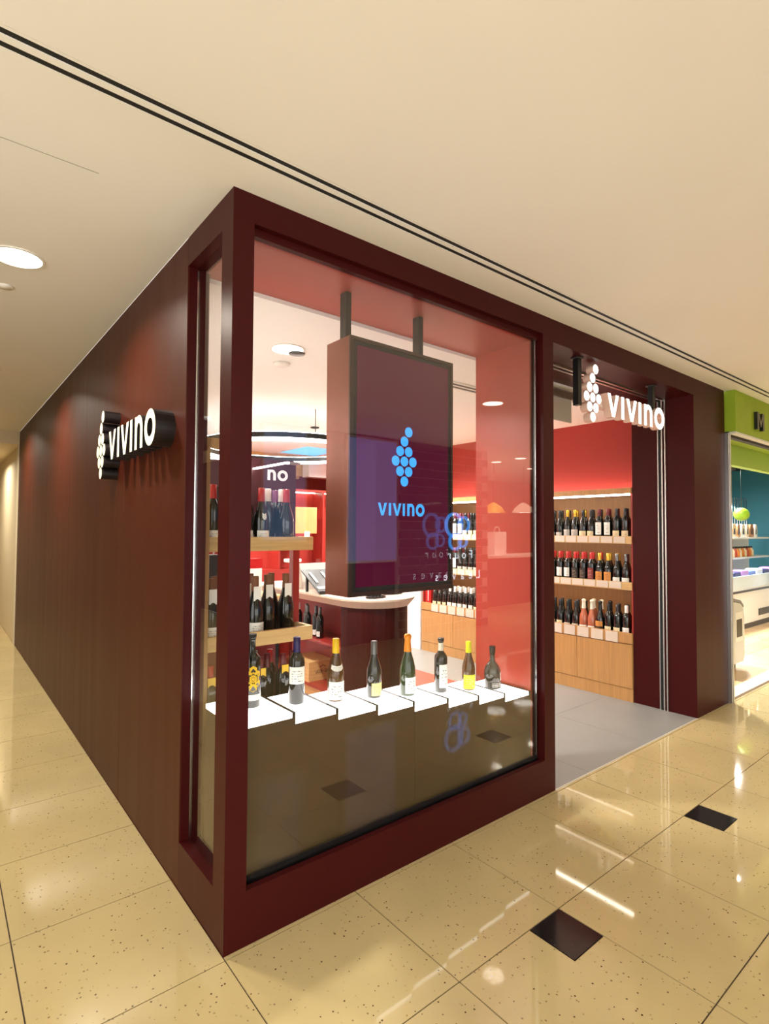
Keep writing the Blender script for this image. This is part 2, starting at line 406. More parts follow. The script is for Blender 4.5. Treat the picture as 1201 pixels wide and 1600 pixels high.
# ------------------------------------------------------------------ lettering
def arc(cx, cy, rx, ry, a0, a1, n):
    return [(cx+rx*math.cos(a0+(a1-a0)*i/n), cy+ry*math.sin(a0+(a1-a0)*i/n)) for i in range(n+1)]
def letter_shapes():
    """word in units of the letter height: list of (name, outer, inner or None)"""
    T = .245
    def v(x): return [(x+.0, 1), (x+.355, 0), (x+.595, 0), (x+.95, 1), (x+.70, 1), (x+.475, .30), (x+.25, 1)]
    def i(x): return [(x, 0), (x+T, 0), (x+T, 1), (x, 1)]
    def n(x):
        o = [(x, 0), (x+T, 0), (x+T, .60)] + arc(x+.41, .60, .165, .19, PI, 0, 8)[1:] + [(x+.575, 0), (x+.82, 0), (x+.82, .60)]
        o += arc(x+.41, .60, .41, .42, 0, PI*.62, 9)[1:] + [(x+T*.95, .92), (x+T*.95, 1.0), (x, 1.0)]
        return o
    c = []
    c.append(('letter_v', v(0), None)); c.append(('letter_i', i(1.17), None)); c.append(('letter_v', v(1.62), None)); c.append(('letter_i', i(2.74), None))
    c.append(('letter_n', n(3.27), None))
    N = 28
    c.append(('letter_o', arc(4.80, .5, .52, .53, 0, 2*PI*(N-1)/N, N-1), arc(4.80, .5, .27, .27, 0, 2*PI*(N-1)/N, N-1)))
    return c
WORD_W = 5.32
GRAPE = [(.5, 2.61), (0, 1.74), (-.5, .87), (.5, .87), (-1, 0), (0, 0), (1, 0), (-.5, -.87), (.5, -.87), (0, -1.74)]
def sign_letters(parent, org, U, V, W, h, sx, d0, d1, m_face, m_side, only=None):
    for idx, (nm, outer, inner) in enumerate(letter_shapes()):
        if only and idx not in only: continue
        bm = bmesh.new()
        o2 = [(p[0]*h*sx, p[1]*h) for p in outer]
        if inner:
            ring_prism(bm, o2, [(p[0]*h*sx, p[1]*h) for p in inner], U, V, W, org, d0, d1)
        else: prism(bm, o2, U, V, W, org, d0, d1)
        Wv = Vector(W)
        bm.normal_update()
        for f in bm.faces: f.material_index = 0 if f.normal.dot(Wv) > .9 else 1
        finish(bm, nm, [m_face, m_side], parent)
def sign_grapes(parent, org, U, V, W, s, r, d0, d1, m_face, m_side, jit=0, rim=0.0):
    for k, (a, b) in enumerate(GRAPE):
        bm = bmesh.new()
        j = (k % 3)*jit
        prism(bm, [(a*s + p[0], b*s + p[1]) for p in arc(0, 0, r, r, 0, 2*PI*23/24, 23)], U, V, W, org, d0, d1+j)
        bm.normal_update(); Wv = Vector(W)
        for f in bm.faces: f.material_index = 0 if f.normal.dot(Wv) > .9 else 1
        finish(bm, 'grape_disc', [m_face, m_side], parent)

# sign on the corridor wall
s1 = thing('wall_sign', 'black-sided cream vivino lettering with grape discs on the burgundy corridor wall', 'sign', (0, 1.2, 2.05))
UX, UZ = (0, -1, 0), (0, 0, 1)
sign_letters(s1, (0, 1.50, 1.973), UX, UZ, (-1, 0, 0), .165, 1.0, .0, .092, M_wallsign, M_signblack)
sign_grapes(s1, (0, 1.70, 2.05), UX, UZ, (-1, 0, 0), .078, .036, .0, .092, M_wallsign, M_signblack)

# lit sign hanging in the doorway
s2 = thing('hanging_sign', 'glowing white vivino letters with grape discs hanging in the doorway', 'sign', (3.1, .07, 2.755))
FX, FZ, FW = (1, 0, 0), (0, 0, 1), (0, -1, 0)
sign_letters(s2, (2.845, .05, 2.402), FX, FZ, FW, .166, 1.0, -.055, .0, M_signface, M_signside)
sign_grapes(s2, (2.648, .05, 2.502), FX, FZ, FW, 0.078, .034, -.055, .0, M_signface, M_signside)
pbox(s2, 'hanging_post', M_darkmetal, 2.482, 2.522, .06, .10, 2.43, 2.755)
pbox(s2, 'hanging_post', M_darkmetal, 3.585, 3.625, .075, .115, 2.55, 2.755)
pbox(s2, 'mounting_bar', M_signside, 2.50, 3.62, .106, .118, 2.455, 2.475)
for x, yy in ((2.502, .08), (3.605, .095)):
    part(s2, 'ceiling_plate', M_darkmetal, lambda bm: lathe(bm, [(0, 2.748), (.045, 2.748), (.045, 2.7549), (0, 2.7549)], 16, x, yy))

# ------------------------------------------------------------------ hanging screen in the window
scr = thing('hanging_display', 'tall burgundy display screen showing a blue vivino logo, hung behind the window', 'screen', (1.05, .29, 2.77))
M_case = mat('copper_brown_casing', (.26, .075, .042), .38, .35, noise=(3, .12), stretch=(2, 2, .3))
M_bezel = mat('bronze_bezel', (.06, .03, .025), .35, .5)
def screen_img():
    m = bpy.data.materials.new('screen_image'); m.use_nodes = True; nt = m.node_tree; b = nt.nodes['Principled BSDF']
    b.inputs['Base Color'].default_value = (.01, .002, .004, 1); b.inputs['Roughness'].default_value = .01; b.inputs['Specular IOR Level'].default_value = .28
    b.inputs['Emission Color'].default_value = (.058, .002, .016, 1); b.inputs['Emission Strength'].default_value = 1
    return m
M_img = screen_img()
sx0, sx1, sz0, sz1, sy0, sy1 = .685, 1.408, 1.252, 2.53, .188, .392
pbox(scr, 'casing', M_case, sx0, sx1, sy0+.012, sy1, sz0, sz1)
part(scr, 'bezel', M_bezel, lambda bm: [box(bm, sx0, sx1, sy0, sy0+.0119, sz1-.018, sz1), box(bm, sx0, sx1, sy0, sy0+.0119, sz0, sz0+.022),
     box(bm, sx0, sx0+.02, sy0, sy0+.0119, sz0+.022, sz1-.018), box(bm, sx1-.014, sx1, sy0, sy0+.0119, sz0+.022, sz1-.018)])
pbox(scr, 'screen_surround', M_black, sx0+.0201, sx1-.0141, sy0+.008, sy0+.0118, sz0+.0221, sz1-.0181)
pbox(scr, 'screen_panel', M_img, sx0+.045, sx1-.035, sy0+.0045, sy0+.0079, sz0+.045, sz1-.04)
sign_grapes(scr, (1.043, sy0+.0045, 1.938), FX, FZ, FW, .0605, .0265, 0, .0012, M_blue, M_blue)
sign_letters(scr, (.866, sy0+.0045, 1.652), FX, FZ, FW, .064, .95, 0, .0012, M_blue, M_blue)
for x in (.69, 1.185):
    pbox(scr, 'hanging_post', M_darkmetal, x, x+.032, .235, .285, sz1, 2.7615)
scr.rotation_euler = (0, 0, math.radians(.7))

# ------------------------------------------------------------------ bottles
def glassy(name, col): return mat(name, col, .06, 0, .6, coat=.3)
G_black = glassy('black_glass', (.006, .007, .006)); G_brown = glassy('brown_glass', (.075, .028, .004)); G_green = glassy('green_glass', (.012, .035, .008))
G_rose = glassy('rose_glass', (.42, .12, .06))
PROF = {
 'bordeaux': [(0, .006), (.03, .0), (.0375, .006), (.0375, .188), (.035, .204), (.022, .226), (.0152, .240), (.0142, .292), (.0158, .293), (.0158, .302), (0, .302)],
 'burgundy': [(0, .006), (.032, .0), (.0405, .006), (.0405, .128), (.0385, .150), (.031, .178), (.021, .210), (.0155, .238), (.0142, .288), (.016, .289), (.016, .298), (0, .298)],
 'champagne': [(0, .006), (.036, .0), (.0435, .006), (.0435, .120), (.041, .150), (.032, .188), (.021, .224), (.0165, .255), (.0150, .30), (.018, .303), (.018, .318), (0, .322)],
 'squat': [(0, .006), (.042, .0), (.051, .006), (.051, .098), (.049, .118), (.040, .140), (.024, .158), (.0160, .172), (.0145, .23), (.0185, .233), (.0185, .248), (0, .256)],
 'tall': [(0, .006), (.031, .0), (.0385, .006), (.0385, .196), (.0365, .212), (.024, .228), (.0150, .240), (.0140, .296), (.018, .298), (.018, .312), (0, .313)],
}
RAD = {'bordeaux': .0375, 'burgundy': .0405, 'champagne': .0435, 'squat': .051, 'tall': .0385}
CAPZ = {'bordeaux': (.236, .3035, .0168), 'burgundy': (.230, .2995, .0170), 'champagne': (.232, .325, .0195), 'squat': (.205, .258, .0195), 'tall': (.290, .3155, .0190)}
BM = {}
def bmesh_of(key, fn, m):
    if key not in BM:
        bm = bmesh.new(); fn(bm); me = bpy.data.meshes.new(key[0]); bm.to_mesh(me); bm.free(); me.materials.append(m); BM[key] = me
    return BM[key]
def cap_prof(kind):
    z0, z1, r = CAPZ[kind]
    base = r
    for (ra, za), (rb, zb) in zip(PROF[kind], PROF[kind][1:]):
        if za <= z0 <= zb and zb > za: base = ra+(rb-ra)*(z0-za)/(zb-za)+.001
    if kind == 'champagne':
        return [(base, z0), (.0185, .262), (.0168, .285), (.0168, .298), (.0202, .303), (.0202, .318), (.012, .3255), (0, .3265)]
    return [(base, z0), (r, min(z0+.03, z1-.008)), (r, z1-.001), (r-.002, z1), (0, z1)]
def bottle(kind, gl, cap, lab, loc, label, group, rz=0.0, name='wine_bottle', lz=(.05, .13), span=1.05, tag_m=None, collar=None, extra=None, scale=1.0, parts=True, neck=None):
    """one bottle: glass body with label, capsule and the like as parts; copies share mesh data"""
    body = bpy.data.objects.new(name, bmesh_of(('glass_body', kind, gl.name), lambda bm: lathe(bm, PROF[kind], 20), gl))
    link(body); body.location = loc; body.rotation_euler = (0, 0, rz); body.scale = (scale,)*3
    tag(body, label, 'bottle', group)
    def child(nm, key, fn, m):
        c = bpy.data.objects.new(nm, bmesh_of((nm, *key, m.name), fn, m)); link(c); c.parent = body; return c
    if cap: child('capsule', (kind,), lambda bm: lathe(bm, cap_prof(kind), 16), cap)
    r = RAD[kind]+.0006
    if lab: child('label', (kind, lz, span), lambda bm: patch(bm, r, lz[0], lz[1], -span, span), lab)
    if collar: child('collar_label', (kind,), lambda bm: lathe_patch(bm, kind, collar[1], collar[2]), collar[0])
    if neck: child('neck_band', (kind, neck[1], neck[2]), lambda bm: lathe(bm, [(.0162, neck[1]), (.0152, neck[2])], 14), neck[0])
    if tag_m: child('neck_tag', (kind,), lambda bm: box(bm, -.019, .019, -.026, -.0245, .185, .252, bevel=.0006), tag_m)
    return body
def prof_r(kind, z):
    for (ra, za), (rb, zb) in zip(PROF[kind], PROF[kind][1:]):
        if za <= z <= zb and zb > za: return ra+(rb-ra)*(z-za)/(zb-za)
    return .03
def lathe_patch(bm, kind, z0, z1, span=.95, n=8, k=4):
    uvl = bm.loops.layers.uv.verify(); rows = []
    for j in range(k+1):
        row = []
        for i in range(n+1):
            t = i/n; a = -span+2*span*t
            zz = z0+(z1-z0)*j/k + (0.012*(abs(2*t-1)**2) if j < k else .008*abs(2*t-1)**2)
            r = prof_r(kind, zz)+.0012
            row.append(bm.verts.new((r*math.sin(a), -r*math.cos(a), zz)))
        rows.append(row)
    for j in range(k):
        for i in range(n):
            f = bm.faces.new((rows[j][i], rows[j][i+1], rows[j+1][i+1], rows[j+1][i])); f.smooth = True
            for l, (u, v) in zip(f.loops, ((i/n, j/k), ((i+1)/n, j/k), ((i+1)/n, (j+1)/k), (i/n, (j+1)/k))): l[uvl].uv = (u, v)

L_white = print_mat('white_label', (.86, .84, .78), (.12, .10, .09), 7, .48)
L_cream = print_mat('cream_label', (.80, .68, .42), (.30, .12, .04), 6, .5)
L_grey = print_mat('grey_label', (.55, .52, .47), (.08, .07, .06), 8, .5)
L_dark = print_mat('dark_label', (.03, .022, .02), (.35, .25, .15), 7, .5)
L_orange = print_mat('orange_label', (.62, .25, .05), (.12, .03, .01), 7, .5)
L_lime = print_mat('lime_label', (.62, .66, .02), (.85, .85, .4), 6, .45)
L_pale = print_mat('pale_yellow_label', (.82, .72, .30), (.35, .22, .05), 6, .5)
L_red = print_mat('dark_red_label', (.22, .02, .02), (.5, .35, .25), 8, .5)
L_print = print_mat('white_on_black_print', (.01, .01, .01), (.75, .72, .68), 4, .62)
C_yellow = mat('yellow_foil', (.85, .52, .01), .35); C_lime = mat('lime_foil', (.70, .72, .01), .35); C_red = mat('red_foil', (.45, .012, .012), .32)
C_black = mat('black_foil', (.008, .008, .009), .3); C_silver = mat('pewter_foil', (.16, .165, .17), .3, .8); C_blue = mat('navy_foil', (.02, .012, .09), .3)
C_gold = mat('gold_foil', (.62, .38, .04), .3, .6); C_orange = mat('orange_gold_foil', (.80, .26, .015), .35, .3); C_cream = mat('cream_foil', (.75, .68, .55), .4)
C_purple = mat('mauve_foil', (.20, .05, .14), .35); C_white = mat('white_foil', (.8, .78, .72), .4); C_dred = mat('dark_red_foil', (.12, .006, .012), .35)
C_brown = mat('brown_cork', (.22, .09, .04), .6)

# ------------------------------------------------------------------ stepped light plinth in the window
BX = [.232, .456, .674, .912, 1.143, 1.396, 1.628, 1.845]
SZ = [.803, .775, .746, .719, .689, .660, .631, .602]
edges = [.09] + [(a+b)/2 for a, b in zip(BX, BX[1:])] + [1.975]
pl = thing('light_plinth', 'long window plinth with eight stepped glowing white tops', 'display plinth', (1.03, .25, 0))
for a, b, z in zip(edges, edges[1:], SZ):
    pbox(pl, 'light_top', M_glowtop, a, b-.016, .085, .43, z-.0215, z)
    pbox(pl, 'edge_strip', M_darkmetal, b-.0159, b-.0001, .085, .43, z-.021, z+.001)
for i0, i1 in ((0, 4), (4, 8)):
    pts = [(edges[i0]+.0006, 0), (edges[i1]-.0006, 0)]
    for q in range(i1-1, i0-1, -1): pts += [(edges[q+1]-(.0006 if q == i1-1 else 0), SZ[q]-.022), (edges[q]+(.0006 if q == i0 else 0), SZ[q]-.022)]
    part(pl, 'base_panel', M_basepanel, lambda bm: prism(bm, pts, (1, 0, 0), (0, 0, 1), (0, -1, 0), (0, .085, 0), -.345, 0))
grp = 'display bottles on the light plinth'
YB = .272
M_honey = print_mat('honeycomb_label', (.80, .47, .02), (.02, .015, .01), 3, .35)
b1 = bottle('tall', G_black, C_black, L_white, (BX[0], YB, SZ[0]), 'black wine bottle with yellow honeycomb badge, on the tallest glowing step by the corner post', grp, lz=(.035, .06))
def honey(bm):
    r = RAD['tall']+.0012
    def hexa(ca, cz, R, rr, mi):
        vs = [bm.verts.new((rr*math.sin(ca+R/rr*math.cos(PI/6+PI/3*i)), -rr*math.cos(ca+R/rr*math.cos(PI/6+PI/3*i)), cz+R*math.sin(PI/6+PI/3*i))) for i in range(6)]
        f = bm.faces.new(vs); f.material_index = mi
    for ca, cz, R in ((-.30, .128, .030), (-.30, .165, .019), (-.30, .090, .019), (-.80, .147, .016), (-.80, .108, .016), (.22, .147, .016), (.22, .108, .016)): hexa(ca, cz, R, r, 0)
    hexa(-.30, .128, .0225, r+.0008, 1); hexa(-.30, .128, .018, r+.0012, 0); hexa(-.30, .128, .009, r+.0016, 1); hexa(-.30, .128, .0075, r+.0019, 0)
bm = bmesh.new(); honey(bm); me = bpy.data.meshes.new('honeycomb_badge'); bm.to_mesh(me); bm.free(); me.materials.append(C_yellow); me.materials.append(C_black)
o = bpy.data.objects.new('honeycomb_badge', me); link(o); o.parent = b1
bottle('bordeaux', G_black, C_blue, L_white, (BX[1], YB, SZ[1]), 'dark wine bottle with navy foil and square white label, second from the corner post', grp, lz=(.095, .172), span=1.15, rz=-.42)
bottle('burgundy', G_brown, C_yellow, L_white, (BX[2], YB, SZ[2]), 'brown wine bottle with bright yellow foil and white collar label on a glowing step', grp, lz=(.012, .098), span=1.2, collar=(L_white, .148, .172), rz=-.3)
bottle('burgundy', G_black, C_silver, L_pale, (BX[3], YB, SZ[3]), 'broad black wine bottle with pewter foil and pale yellow label on a glowing step', grp, lz=(.015, .082), span=.95, scale=.955)
b5 = bottle('champagne', G_green, C_orange, L_white, (BX[4], YB, SZ[4]), 'green sparkling wine bottle with orange gold foil on a glowing step', grp, lz=(.015, .10), span=1.0, neck=(C_red, .226, .236))
bottle('tall', G_black, C_black, L_white, (BX[5], YB, SZ[5]), 'tall black wine bottle with cream neck and long white label on a glowing step', grp, lz=(.03, .165), span=.9, neck=(C_cream, .242, .288), scale=.96, rz=-.1)
bottle('burgundy', G_brown, C_lime, L_lime, (BX[6], YB, SZ[6]), 'slim brown wine bottle with lime yellow foil and lime label on a glowing step', grp, lz=(.012, .098), span=1.3, scale=.95, rz=-.35)
b8 = bottle('squat', G_black, C_black, L_print, (BX[7], YB, SZ[7]), 'squat black wine bottle with printed glass, on the lowest glowing step', grp, lz=(.008, .045), span=1.4)
bm = bmesh.new(); patch(bm, RAD['squat']+.0008, .052, .100, .25, 1.05); me = bpy.data.meshes.new('label'); bm.to_mesh(me); bm.free(); me.materials.append(L_white)
o = bpy.data.objects.new('label', me); link(o); o.parent = b8

# ------------------------------------------------------------------ oak gondola behind the plinth
gx0, gx1, gy0, gy1 = .115, .70, .54, .90
gd = thing('display_shelf', 'oak-framed display shelf of wine beside the corner window', 'shelf', (.4, .72, 0))
pbox(gd, 'frame_post', M_wood, gx0-.02, gx0+.022, gy0, gy0+.03, 0, 2.01)
pbox(gd, 'frame_post', M_redlam, .675, .715, .70, .74, 0, 1.4749)
pbox(gd, 'frame_post', M_wood, gx0-.02, gx0+.022, gy1-.03, gy1, 0, 2.01)
pbox(gd, 'frame_rail', M_wood, gx0+.0225, gx0+.20, gy0, gy0+.03, 1.965, 2.01)
for zt, nm in ((1.47, 'tray'), (1.0, 'tray')):
    t = pbox(gd, nm, M_woodh, gx0+.0225, gx1+.005, gy0+.02, gy1-.061, zt+.005, zt+.02)
    part(t, 'tray_lip', M_woodh, lambda bm: [box(bm, gx0+.0225, gx1+.005, gy0, gy0+.0199, zt, zt+.07), box(bm, gx1-.015, gx1+.005, gy0+.0201, gy0+.16, zt+.0205, zt+.07)])
pbox(gd, 'bottom_deck', M_redlam, gx0-.02, gx1+.02, gy0+.031, gy1-.062, .585, .62)
bp = part(gd, 'back_panel', mat('plum_panel', (.075, .02, .028), .4), lambda bm: prism(bm, [(.07, 1.49), (.80, 1.49), (.80, 1.96)] + arc(.775, 1.96, .025, .025, 0, PI/2, 5)[1:] + [(.49, 1.985), (.49, 1.955), (.07, 1.955)], FX, FZ, FW, (0, gy1-.005, 0), -.02, 0))
pbox(gd, 'lower_back_panel', M_redlam, gx0+.03, gx1-.03, gy1-.018, gy1-.002, .62, 1.0)
sign_letters(bp, (.62-3.27*.062*1.06, gy1-.0055, 1.862), FX, FZ, FW, .060, 1.06, 0, .004, M_wletter, M_wletter, only=(4, 5))
part(gd, 'light_bar', M_led2, lambda bm: box(bm, .518, .532, .50, .885, 1.915, 1.923))
pbox(gd, 'added_uplight', M_led2, .16, .74, gy1-.003, gy1+.012, 1.955, 1.965)  # glowing strip added behind the panel top to brighten the shop ceiling
pbox(gd, 'light_bracket', M_alu, .536, .60, .50, .53, 1.912, 1.924)
gg = 'bottles on the oak display shelf'
tops = [('bordeaux', C_red, None), ('burgundy', C_red, L_white), ('burgundy', C_white, L_grey), ('burgundy', C_purple, L_grey), ('burgundy', C_white, L_grey), ('burgundy', C_red, L_white)]
zt = 1.49
row = [(.175, .601, 'bordeaux', C_red, L_white, 'red-capped dark bottle with white label behind the corner post'),
       (.345, .601, 'bordeaux', C_dred, L_white, 'dark-red-capped bottle half hidden by the corner post'),
       (.432, .603, 'burgundy', C_red, L_white, 'red-capped bottle with shield and square white label at the front'),
       (.505, .675, 'bordeaux', C_white, None, 'white-capped dark bottle left of the mauve-capped one'),
       (.595, .765, 'bordeaux', C_purple, None, 'mauve-capped dark bottle'),
       (.588, .68, 'bordeaux', C_white, None, 'white-capped dark bottle right of the mauve-capped one'),
       (.575, .602, 'burgundy', C_red, None, 'red-capped sloping bottle nearest the right end')]
for x, y, kd, cp, lb, tx in row:
    b = bottle(kd, G_black, cp, lb, (x, y, zt), tx + ' on the upper oak tray', gg, lz=(.015, .082), span=.95)
    if cp is C_red and kd == 'burgundy' and lb:
        bm = bmesh.new(); lathe_patch(bm, 'burgundy', .135, .165, .3, 4, 2); me = bpy.data.meshes.new('shield_label'); bm.to_mesh(me); bm.free(); me.materials.append(L_white)
        c = bpy.data.objects.new('shield_label', me); link(c); c.parent = b
for x, y, cp, tx in ((.24, .70, C_black, 'black-capped bottle in the rear row behind the post'), (.27, .78, C_red, 'bright-red-capped bottle in the rear row'), (.41, .76, C_black, 'black-capped bottle behind the shield bottle')):
    bottle('bordeaux', G_black, cp, None, (x, y, zt), tx + ' on the upper oak tray', gg)
zt = 1.02
mid = [(.175, .606, L_white, 1, 'corked dark magnum with white label behind the corner post'), (.31, .606, L_white, 0, 'corked dark magnum half hidden beside the corner post'), (.405, .607, L_white, 1, 'corked dark magnum with white neck tag and large white label'),
       (.50, .66, None, 1, 'corked dark magnum with white neck tag in the middle'), (.57, .752, None, 0, 'corked dark magnum deep in the row'), (.615, .67, None, 1, 'corked dark magnum with white neck tag at the right end')]
mid += [(.24, .72, None, 0, 'corked dark magnum behind the corner post, rear row'), (.345, .76, None, 0, 'corked dark magnum in the rear row, leftmost in view'), (.455, .77, None, 1, 'corked dark magnum in the rear row, second in view')]
for x, y, lb, tg, tx in mid:
    bottle('burgundy', G_black, C_brown, lb, (x, y, zt), tx + ' on the middle oak tray', gg, lz=(.02, .085), span=1.05, tag_m=(L_white if tg else None), scale=1.07)
low = [(.165, .58, C_red, 1, 'red-capped bottle with yellow neck tag behind the corner post'), (.33, .585, C_dred, 0, 'dark-red-capped bottle beside the corner post'), (.435, .60, C_dred, 1, 'dark-red-capped bottle with yellow neck tag, left'),
       (.50, .655, C_dred, 0, 'dark-red-capped bottle between the two yellow tags'), (.565, .60, C_dred, 1, 'dark-red-capped bottle with yellow neck tag, right'), (.64, .64, C_dred, 0, 'dark-red-capped bottle right of the yellow tags'),
       (.40, .72, C_red, 0, 'bright-red-capped bottle in the back row, left'), (.475, .75, C_black, 0, 'black-capped bottle in the back row'), (.56, .74, C_red, 0, 'bright-red-capped bottle in the back row, right')]
for x, y, cp, tg, tx in low:
    bottle('bordeaux', G_black, cp, None, (x, y, .62), tx + ' on the lowest deck', gg, tag_m=(C_yellow if tg else None), scale=1.02)

# ------------------------------------------------------------------ round-ended counter
ISX, ISY, ISR, ISL = 2.15, 1.88, .37, 3.6
def stadium(r, yend, n=20):
    return [(ISX-r, yend)] + [(ISX-r*math.cos(PI*i/n), ISY-r*math.sin(PI*i/n)) for i in range(n+1)] + [(ISX+r, yend)]
ct = thing('counter', 'burgundy round-ended counter with pale stone top and open red niches', 'counter', (ISX, 2.5, 0))
def topfn(bm):
    lo = stadium(ISR-.05, ISL); hi = stadium(ISR, ISL); n = len(lo)
    A = [bm.verts.new((*p, .925)) for p in lo]; B = [bm.verts.new((*p, .985)) for p in hi]; C = [bm.verts.new((*p, 1.0)) for p in hi]
    for i in range(n):
        j = (i+1) % n
        bm.faces.new((A[i], A[j], B[j], B[i])); bm.faces.new((B[i], B[j], C[j], C[i]))
    bm.faces.new(C); bm.faces.new(A[::-1])
part(ct, 'countertop', M_counter, topfn, recalc=True)
r = .31
curve = [(ISX-r*math.cos(PI*i/20), ISY-r*math.sin(PI*i/20)) for i in range(21)]
part(ct, 'curved_front', M_burg, lambda bm: prism(bm, [(ISX-r, ISY+.04)] + curve + [(ISX+r, ISY+.04)], (1, 0, 0), (0, 1, 0), (0, 0, 1), (0, 0, 0), .0, .9249), recalc=True)
pbox(ct, 'back_panel', M_redlam, ISX+r-.03, ISX+r, ISY+.041, ISL-.03, 0, .9249)
pbox(ct, 'end_panel', M_redlam, ISX-r, ISX+r-.031, ISL-.06, ISL-.03, 0, .9249)
pbox(ct, 'niche_partition', M_redlam, ISX-r+.30, ISX+r-.031, ISY+.041, ISL-.061, .17, .9249)
pbox(ct, 'niche_shelf', M_redlam, ISX-r, ISX-r+.2999, ISY+.041, ISL-.061, .555, .58)
pbox(ct, 'niche_floor', M_redlam, ISX-r, ISX-r+.2999, ISY+.041, ISL-.061, .14, .165)
pbox(ct, 'kick_rail', M_woodh, ISX-r+.01, ISX-r+.2999, ISY+.041, ISL-.061, .0, .1399)
# wooden wine crate
M_crate = wood_mat('pine_crate', (.74, .46, .18), vertical=False); M_brand = mat('burnt_print', (.10, .03, .015), .7)
cr = thing('wine_crate', 'pale wooden wine crate with branded print inside the counter niche', 'crate', (2.0, 2.6, .165))
cx0, cx1, cy0, cy1, cz0, cz1 = 1.852, 2.125, 2.45, 2.83, .165, .345
pbox(cr, 'crate_body', M_crate, cx0, cx1, cy0, cy1, cz0, cz1-.012)
pbox(cr, 'crate_lid', M_crate, cx0-.003, cx1+.003, cy0-.003, cy1+.003, cz1-.0115, cz1)
def text_mesh(s, size, name='t'):
    c = bpy.data.curves.new(name, 'FONT'); c.body = s; c.size = size; c.align_x = 'CENTER'; c.extrude = .0006
    o = bpy.data.objects.new(name, c); link(o)
    dg = bpy.context.evaluated_depsgraph_get(); me = bpy.data.meshes.new_from_object(o.evaluated_get(dg))
    bpy.data.objects.remove(o); return me
def put_text(parent, name, s, size, m, org, U, V, W, sx=1.0):
    me = text_mesh(s, size, name); me.materials.clear(); me.materials.append(m)
    U, V, W = Vector(U), Vector(V), Vector(W); off = parent.location + (parent.parent.location if parent.parent else Vector((0, 0, 0)))
    for v_ in me.vertices: v_.co = Vector(org) + U*v_.co.x*sx + V*v_.co.y + W*v_.co.z - off
    o = bpy.data.objects.new(name, me); link(o); o.parent = parent; return o
put_text(cr, 'crate_print', 'LAGUIN \u2022 GILAN', .050, M_brand, ((cx0+cx1)/2+.015, cy0-.0012, .232), FX, FZ, FW, sx=.42)
part(cr, 'crate_emblem', M_brand, lambda bm: [prism(bm, [(-.03, .285), (0, .302), (.03, .285), (.03, .291), (0, .308), (-.03, .291)], FX, FZ, FW, ((cx0+cx1)/2+.015, cy0, 0), 0, .0008)])
cg = 'bottles in the counter niche'
for k_, (x, y) in enumerate(((1.91, 2.36), (1.93, 2.46), (1.90, 2.56), (1.95, 2.66), (1.92, 2.76), (1.95, 2.88))):
    bottle('bordeaux', G_black, C_silver if k_ < 4 else C_white, L_white, (x, y, .58), f'dark wine bottle with small white label, {ORD[k_]} from the front on the red niche shelf', cg, rz=-PI/2+.5, lz=(.02, .07), span=.5, scale=.93)
# things on the counter
st = thing('brochure_rack', 'tilted black rack of wine leaflets on the counter', 'rack', (1.95, 2.55, 1.0))
def slope(bm, x0, x1, y0, z0, y1, z1, t):
    a = [(x0, y0, z0), (x1, y0, z0), (x1, y1, z1), (x0, y1, z1)]
    vs = [bm.verts.new(p) for p in a] + [bm.verts.new((p[0], p[1], p[2]-t)) for p in a]
    for q in ((0, 1, 2, 3), (7, 6, 5, 4), (0, 4, 5, 1), (1, 5, 6, 2), (2, 6, 7, 3), (3, 7, 4, 0)): bm.faces.new([vs[i] for i in q])
part(st, 'sloped_board', C_black, lambda bm: slope(bm, 1.80, 2.20, 2.20, 1.015, 2.52, 1.20, .012))
part(st, 'rack_foot', C_black, lambda bm: [box(bm, 1.82, 1.84, 2.45, 2.47, 1.0, 1.15), box(bm, 2.16, 2.18, 2.45, 2.47, 1.0, 1.15), box(bm, 1.80, 2.20, 2.19, 2.205, 1.0, 1.03)])
for q in range(3):
    part(st, 'leaflet', M_paper2, lambda bm: slope(bm, 1.815+q*.13, 1.92+q*.13, 2.24, 1.045, 2.27+.05*q, 1.063+.027*q, .004))
    part(st, 'leaflet', C_white, lambda bm: slope(bm, 1.85+q*.13, 1.875+q*.13, 2.33, 1.097, 2.47, 1.178, .004))
card = thing('menu_holder', 'pale folded menu card standing behind the leaflet rack', 'card', (2.02, 2.66, 1.0))
part(card, 'card_front', M_paper2, lambda bm: slope(bm, 1.88, 2.20, 2.60, 1.0, 2.68, 1.25, .004))
part(card, 'card_rear', M_paper2, lambda bm: slope(bm, 1.88, 2.20, 2.76, 1.004, 2.69, 1.25, .004))
M_amber = mat('amber_drink', (.75, .28, .02), .1, coat=.4); M_clear = glass_mat('thin_glass', (.93, .93, .92), 1.45, 1.2)
dc = thing('glass_decanter', 'small clear decanter of amber liquid on the counter', 'decanter', (2.20, 2.86, 1.0))
part(dc, 'glass_body', M_clear, lambda bm: lathe(bm, [(0, 0), (.055, 0), (.06, .02), (.06, .12), (.03, .17), (.022, .27), (.026, .28)], 18, 2.20, 2.86, 1.0))
part(dc, 'amber_liquid', M_amber, lambda bm: lathe(bm, [(0, .006), (.052, .006), (.056, .022), (.056, .118), (.030, .155), (0, .155)], 18, 2.20, 2.86, 1.0))
lp_ = thing('price_scanner', 'small white desk lamp shaped scanner at the back of the counter', 'scanner', (2.02, 3.05, 1.0))
part(lp_, 'stand', M_alu, lambda bm: lathe(bm, [(0, 0), (.05, 0), (.05, .012), (.012, .02), (.012, .24), (0, .24)], 14, 2.02, 3.05, 1.0))
pbox(lp_, 'head', M_white, 1.93, 2.09, 3.0, 3.10, 1.24, 1.275, bevel=.01)
